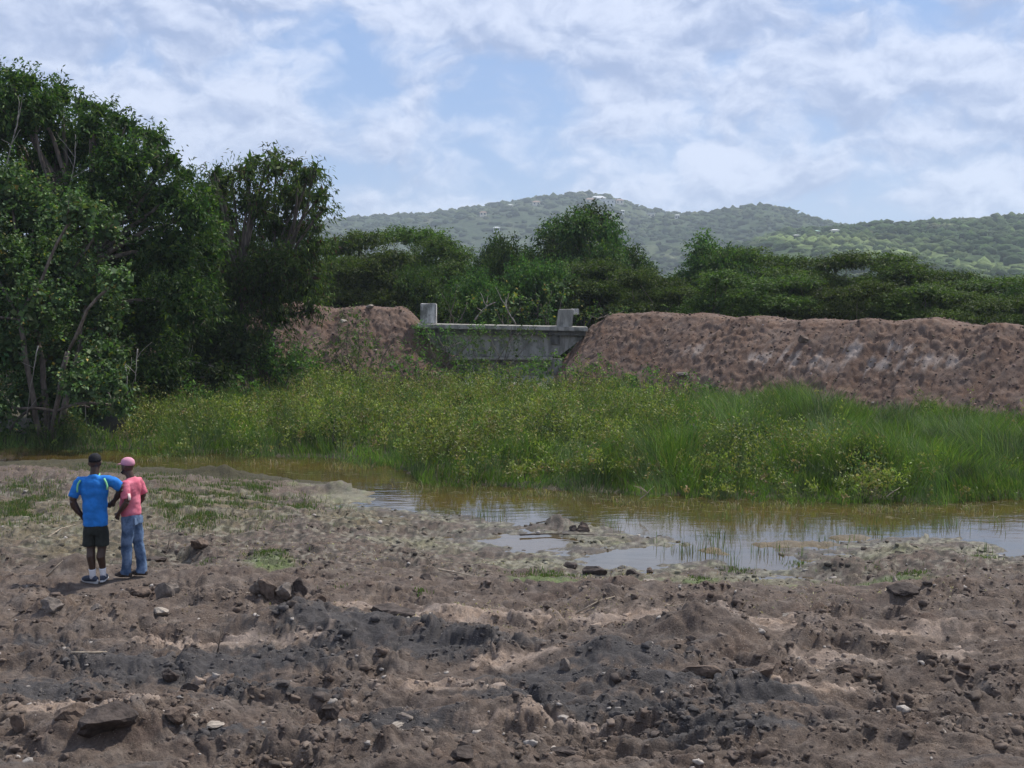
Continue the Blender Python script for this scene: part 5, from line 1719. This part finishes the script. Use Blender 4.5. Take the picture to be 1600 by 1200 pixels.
M_SKIN = simple_mat('dark_skin', (0.055, 0.030, 0.020), .5, .18, 9, .4, .1, .003)
M_SKIN2 = simple_mat('brown_skin', (0.075, 0.040, 0.026), .5, .18, 9, .4, .1, .003)
M_BLUE = cloth_mat('blue_jersey', (0.018, 0.17, 0.52), .15)
M_LIME = cloth_mat('lime_stripe', (0.25, 0.62, 0.30), .1)
M_SHORTS = cloth_mat('black_shorts', (0.022, 0.026, 0.023), .3)
M_BLACK = cloth_mat('black_cap', (0.010, 0.010, 0.013), .3)
M_SOCK = cloth_mat('white_sock', (0.72, 0.72, 0.74), .06)
M_SHOE = cloth_mat('slate_shoe', (0.05, 0.06, 0.085), .3)
M_SOLE = cloth_mat('pale_sole', (0.5, 0.5, 0.5), .1)
M_PINK = cloth_mat('pink_shirt', (0.60, 0.13, 0.19), .14, fade=(0.68, 0.20, 0.26))
M_PCAP = cloth_mat('pink_cap', (0.62, 0.29, 0.37), .08)
M_JEANS = cloth_mat('blue_jeans', (0.055, 0.105, 0.20), .3, fade=(0.16, 0.235, 0.36))
M_CUFF = cloth_mat('pale_cuff', (0.72, 0.55, 0.52), .08)
M_EYE = simple_mat('eye_white', (0.7, 0.68, 0.64), .3, .05, 20)


def head_mesh(acc, c_, fwd, s=1.0):
    """skull, jaw, nose, lips, brow, ears, as part of the body surface"""
    c_ = Vector(c_); fwd = Vector(fwd).normalized(); side = Vector((fwd.y, -fwd.x, 0)); up = Vector((0, 0, 1))
    ang = math.atan2(fwd.y, fwd.x) - math.pi / 2
    def L(x, y, z): return c_ + (side * x + fwd * y + up * z) * s
    tb(acc, [L(0, -.005, -.115), L(0, .02, -.085), L(0, .02, -.04), L(0, .0, .01), L(0, -.008, .06), L(0, -.01, .098), L(0, -.01, .118)],
       [(.035 * s, .04 * s), (.058 * s, .066 * s), (.068 * s, .082 * s), (.076 * s, .098 * s), (.075 * s, .097 * s), (.055 * s, .07 * s), (.02 * s, .03 * s)], 18)
    tb(acc, [L(0, .088, .02), L(0, .108, -.012), L(0, .100, -.028)], [.010 * s, .016 * s, .013 * s], 8)     # nose
    tb(acc, [L(-.026, .084, -.052), L(0, .094, -.050), L(.026, .084, -.052)], [.008 * s, .012 * s, .008 * s], 8)    # lips
    tb(acc, [L(-.045, .078, .030), L(0, .092, .030), L(.045, .078, .030)], [.010 * s, .012 * s, .010 * s], 8)      # brow
    ball(acc, L(0, .075, -.095), .026 * s)
    for sx in (-1, 1):
        tb(acc, [L(.074 * sx, -.012, -.035), L(.084 * sx, -.018, -.005), L(.080 * sx, -.02, .025)], [.010 * s, .014 * s, .010 * s], 8)
    return L


def person_blue():
    x, y = at(152, 911, 0.0); x, y = float(x), float(y)
    z = gz(x, y) + .02
    root = link('person', None, label='man seen from behind in blue jersey, black shorts and black cap, hands on hips', cat='person', group='men watching the pond', loc=(x, y, z))
    root.scale = (.95, .97, 1)
    acc = Acc()
    fwd = (-.18, 1, 0)
    HL = head_mesh(acc, (0.0, .05, 1.665), fwd, 1.02)
    tb(acc, [(0, .0, 1.44), (0, .015, 1.52), (0, .035, 1.60)], [.075, .066, .062], 14)
    # trunk inside the clothes
    tb(acc, [(0, 0, .80), (0, 0, .95), (0, 0, 1.1), (0, 0, 1.3), (0, 0, 1.44)], [(.13, .10), (.155, .12), (.15, .125), (.17, .11), (.10, .07)], 18)
    # left arm (at the left in the photo) hangs out, hand on the hip
    sL, eL, hL = (-.205, .0, 1.43), (-.300, -.07, 1.155), (-.215, .02, .945)
    tb(acc, [(-.12, 0, 1.43), sL, (-.262, -.04, 1.29), eL], [.05, .060, .060, .052], 12)
    tb(acc, [eL, (-.285, -.05, 1.09), (-.245, -.02, 1.0), hL], [.050, .055, .044, .033], 12)
    hand(acc, hL, (.35, .35, -.75), (.9, -.1, .2), 1.02, .5)
    # right arm: elbow lifted out, forearm returning in front of the belly
    sR, eR, hR = (.205, .0, 1.43), (.385, .05, 1.315), (.235, .17, 1.12)
    tb(acc, [(.12, 0, 1.43), sR, (.30, .02, 1.385), eR], [.05, .058, .054, .045], 12)
    tb(acc, [eR, (.35, .085, 1.27), (.29, .13, 1.19), hR], [.052, .056, .045, .033], 12)
    hand(acc, hR, (-.7, .1, -.6), (-.2, -.9, .1), 1.02, .5)
    # legs
    for sx, kx, ax, ay in ((-1, -.078, -.055, -.02), (1, .082, .075, .04)):
        tb(acc, [(sx * .075, 0, .84), (sx * .085, 0, .68), (kx, .01, .50), (kx, .0, .46), (kx * .9, -.035, .36), (ax, ay - .02, .24), (ax, ay, .10), (ax, ay + .01, .04)],
           [(.085, .10), (.088, .10), (.068, .072), (.060, .065), (.064, .070), (.050, .052), (.037, .042), (.045, .06)], 14)
    link('body', remesh(acc, 'body', .0092, 2), M_SKIN, root)
    for sx in (-1, 1):
        a2 = Acc(); ball(a2, HL(.031 * sx, .083, .012), .011); link('eye', a2.mesh('eye'), M_EYE, root)
    # shirt: broad shoulders, hanging straight to the hips
    acc = Acc()
    tb(acc, [(0, 0, .80), (0, .0, .86), (0, 0, 1.0), (0, -.005, 1.15), (0, -.01, 1.30), (0, -.005, 1.40), (0, .0, 1.46), (0, .012, 1.50)],
       [(.176, .15), (.180, .155), (.172, .155), (.180, .15), (.205, .14), (.205, .12), (.142, .09), (.070, .07)], 28)
    tb(acc, [(-.12, 0, 1.40), (-.205, -.005, 1.425), (-.258, -.035, 1.31), (-.297, -.062, 1.20)], [.085, .076, .074, .072], 16)
    tb(acc, [(.12, 0, 1.41), (.205, .0, 1.43), (.29, .02, 1.39), (.372, .045, 1.335)], [.09, .080, .078, .074], 16)
    sh = remesh(acc, 'shirt', .012, 2, fold_fn(5, .016, 31, 1.5))
    shirt = link('shirt', sh, M_BLUE, root)
    # raglan stripes at both shoulders and collar line
    for pts in ([(-.165, -.105, 1.448), (-.200, -.112, 1.395), (-.212, -.112, 1.335), (-.208, -.118, 1.28)], [(.175, -.090, 1.470), (.205, -.098, 1.42), (.222, -.102, 1.37), (.222, -.112, 1.315)]):
        a2 = Acc(); tb(a2, pts, [(.013, .02)] * 4, 8); link('shoulder_stripe', a2.mesh('shoulder_stripe'), M_LIME, shirt)
    a2 = Acc()
    ring = [(math.cos(a) * .074, .014 + math.sin(a) * .074, 1.503 + .012 * math.sin(a)) for a in np.linspace(0, 2 * math.pi, 22)]
    tb(a2, ring, [.009] * 22, 6); link('collar', a2.mesh('collar'), M_LIME, shirt)
    # shorts
    acc = Acc()
    tb(acc, [(0, 0, .68), (0, 0, .78), (0, 0, .9)], [(.165, .135), (.172, .145), (.165, .14)], 22)
    for sx in (-1, 1):
        tb(acc, [(sx * .085, 0, .76), (sx * .092, .0, .64), (sx * .096, .0, .515)], [(.092, .125), (.094, .118), (.096, .112)], 18)
    link('shorts', remesh(acc, 'shorts', .010, 3, fold_fn(9, .013, 33, .6)), M_SHORTS, root)
    # socks and shoes
    for sx, ax, ay, dirx, diry in ((-1, -.055, -.02, -.8, .35), (1, .075, .04, -.1, 1)):
        a2 = Acc(); tb(a2, [(ax, ay, .055), (ax, ay - .003, .11), (ax, ay - .012, .175), (ax, ay - .014, .19)], [(.046, .052), (.043, .047), (.049, .053), (.050, .054)], 14)
        link('sock', a2.mesh('sock'), M_SOCK, root)
        dv = Vector((dirx, diry, 0)).normalized()
        b = Vector((ax, ay, 0))
        a2 = Acc(); tb(a2, [b - dv * .085 + Vector((0, 0, .045)), b - dv * .03 + Vector((0, 0, .052)), b + dv * .07 + Vector((0, 0, .045)), b + dv * .15 + Vector((0, 0, .034)), b + dv * .2 + Vector((0, 0, .028))],
                    [.032, .046, .046, .042, .02], 12)
        sh = link('shoe', remesh(a2, 'shoe', .008, 2), M_SHOE, root)
        a2 = Acc(); tb(a2, [b - dv * .095 + Vector((0, 0, .012)), b - dv * .03 + Vector((0, 0, .012)), b + dv * .09 + Vector((0, 0, .012)), b + dv * .17 + Vector((0, 0, .012)), b + dv * .215 + Vector((0, 0, .014))],
                       [(.014, .03), (.014, .046), (.014, .049), (.014, .044), (.012, .015)] if abs(diry) > abs(dirx) else [(.03, .014), (.046, .014), (.049, .014), (.044, .014), (.015, .012)], 12)
        link('sole', a2.mesh('sole'), M_SOLE, sh)
    # cap
    a2 = Acc()
    f = Vector(fwd).normalized(); s_ = Vector((f.y, -f.x, 0))
    tb(a2, [HL(0, -.006, .028), HL(0, -.008, .06), HL(0, -.012, .10), HL(0, -.013, .128), HL(0, -.013, .138)], [(.087, .107), (.088, .108), (.078, .095), (.045, .058), (.01, .014)], 22)
    cap = link('cap', a2.mesh('cap'), M_BLACK, root)
    a2 = Acc()
    tb(a2, [HL(0, .075, .042), HL(0, .12, .036), HL(0, .165, .022)], [(.006, .078), (.006, .070), (.005, .03)], 18)
    link('brim', a2.mesh('brim'), M_BLACK, cap)


def person_pink():
    x, y = at(208, 903, 0.0); x, y = float(x), float(y)
    z = gz(x, y) + .02
    root = link('person', None, label='man in pink shirt, pink cap and blue jeans, turned left beside the taller man', cat='person', group='men watching the pond', loc=(x, y, z))
    # built facing +Y, turned to the left afterwards
    root.rotation_euler = (0, 0, R(74)); root.scale = (.95, .95, 1)
    acc = Acc()
    HL = head_mesh(acc, (0, .045, 1.575), (.22, 1, 0), .98)
    tb(acc, [(0, -.01, 1.36), (0, .005, 1.44), (0, .025, 1.50)], [.07, .060, .058], 14)
    tb(acc, [(0, 0, .84), (0, .01, .95), (0, .015, 1.1), (0, 0, 1.28), (0, -.005, 1.37)], [(.12, .10), (.135, .115), (.135, .12), (.155, .11), (.09, .07)], 18)
    # left arm is nearest the camera: elbow back, hand at the belt in front
    tb(acc, [(-.10, -.01, 1.36), (-.180, -.015, 1.35), (-.215, -.06, 1.22), (-.225, -.085, 1.115)], [.05, .052, .047, .040], 12)
    tb(acc, [(-.225, -.085, 1.115), (-.225, -.035, 1.06), (-.205, .04, .99), (-.180, .10, .935)], [.040, .042, .034, .026], 12)
    hand(acc, (-.180, .10, .935), (.25, .45, -.75), (.9, .1, .1), .98, .4)
    tb(acc, [(.10, -.01, 1.36), (.180, -.015, 1.35), (.22, -.05, 1.22), (.235, -.06, 1.11)], [.05, .052, .047, .040], 12)
    tb(acc, [(.235, -.06, 1.11), (.225, -.01, 1.05), (.205, .06, .98), (.18, .11, .92)], [.040, .042, .034, .026], 12)
    hand(acc, (.18, .11, .92), (-.25, .45, -.75), (-.9, .1, .1), .98, .4)
    for sx, ay in ((-1, .06), (1, -.10)):
        tb(acc, [(sx * .07, 0, .86), (sx * .08, ay * .3, .65), (sx * .08, ay * .6, .46), (sx * .08, ay * .8 - .02, .3), (sx * .08, ay, .12), (sx * .08, ay + .01, .04)],
           [(.075, .09), (.075, .09), (.055, .06), (.05, .055), (.034, .04), (.04, .055)], 12)
    link('body', remesh(acc, 'body', .0092, 2), M_SKIN2, root)
    for sx in (-1, 1):
        a2 = Acc(); ball(a2, HL(.031 * sx, .083, .012), .011); link('eye', a2.mesh('eye'), M_EYE, root)
    # tee
    acc = Acc()
    tb(acc, [(0, .005, .885), (0, .01, .95), (0, .02, 1.06), (0, .01, 1.2), (0, -.01, 1.30), (0, -.015, 1.36), (0, -.005, 1.405), (0, .0, 1.425)],
       [(.155, .142), (.158, .148), (.155, .148), (.175, .135), (.188, .125), (.165, .11), (.10, .08), (.068, .064)], 26)
    for sx in (-1, 1):
        tb(acc, [(sx * .11, -.01, 1.33), (sx * .182, -.015, 1.345), (sx * .212, -.045, 1.24), (sx * .222, -.068, 1.155)], [.082, .072, .068, .068], 16)
    tee = link('shirt', remesh(acc, 'shirt', .012, 2, fold_fn(6, .014, 41, 1.4)), M_PINK, root)
    a2 = Acc(); tb(a2, [(-.245, -.128, 1.235), (-.252, -.140, 1.19), (-.255, -.145, 1.145)], [(.030, .012)] * 3, 10)
    link('sleeve_patch', a2.mesh('sleeve_patch'), M_CUFF, tee, 'pale patch on the near sleeve')
    # jeans
    acc = Acc()
    tb(acc, [(0, 0, .76), (0, 0, .84), (0, .005, .93)], [(.150, .130), (.152, .135), (.142, .128)], 22)
    for sx, ay in ((-1, .06), (1, -.10)):
        tb(acc, [(sx * .072, 0, .84), (sx * .080, ay * .3, .65), (sx * .082, ay * .6 + .01, .46), (sx * .082, ay * .8 - .01, .28), (sx * .082, ay, .12), (sx * .082, ay + .01, .045)],
           [(.082, .112), (.084, .100), (.072, .082), (.068, .078), (.068, .076), (.072, .086)], 16)
    jn = link('jeans', remesh(acc, 'jeans', .013, 2, fold_fn(11, .014, 43, .6)), M_JEANS, root)
    for sx in (-1, 1):
        v, f = box_data(sx * .068, -.118, .815, .085, .02, .10)
        link('back_pocket', solid('back_pocket', v, f, bevel=.003), M_JEANS, jn)
    for sx, ay in ((-1, .06), (1, -.10)):
        b = Vector((sx * .085, ay, 0)); dv = Vector((0, 1, 0))
        a2 = Acc(); tb(a2, [b - dv * .09 + Vector((0, 0, .04)), b + Vector((0, 0, .05)), b + dv * .1 + Vector((0, 0, .04)), b + dv * .19 + Vector((0, 0, .028))], [.03, .046, .045, .02], 12)
        link('shoe', remesh(a2, 'shoe', .008, 2), M_DKSTONE, root)
    a2 = Acc()
    tb(a2, [HL(0, -.008, .03), HL(0, -.010, .06), HL(0, -.014, .10), HL(0, -.015, .128), HL(0, -.015, .138)], [(.085, .105), (.087, .108), (.078, .095), (.045, .058), (.01, .014)], 22)
    cap = link('cap', a2.mesh('cap'), M_PCAP, root)
    a2 = Acc()
    tb(a2, [HL(0, .075, .045), HL(0, .13, .036), HL(0, .185, .018)], [(.007, .078), (.007, .070), (.005, .035)], 18)
    link('brim', a2.mesh('brim'), M_PCAP, cap)
    # short beard along the jaw
    a2 = Acc()
    tb(a2, [HL(-.066, .02, -.05), HL(-.05, .07, -.085), HL(0, .094, -.108), HL(.05, .07, -.085), HL(.066, .02, -.05)], [.010, .016, .018, .016, .010], 8)
    link('beard', a2.mesh('beard'), M_BLACK, root)


person_blue()
person_pink()

# ------------------------------------------------------------------ haze
def make_haze():
    m = bpy.data.materials.new('air_haze'); m.use_nodes = True
    nt = m.node_tree; nt.nodes.clear()
    o_ = nt.nodes.new('ShaderNodeOutputMaterial'); p = nt.nodes.new('ShaderNodeVolumePrincipled')
    p.inputs['Color'].default_value = (0.78, 0.88, 1.0, 1)
    p.inputs['Density'].default_value = 0.00026
    p.inputs['Anisotropy'].default_value = 0.2
    nt.links.new(p.outputs[0], o_.inputs['Volume'])
    v, f = box_data(0, 1050, 78, 5600, 3400, 166)
    link('haze', solid('haze', v, f), m, kind='stuff', label='thin pale blue air haze over the landscape', cat='haze')


HAZE = True
if HAZE:
    make_haze()
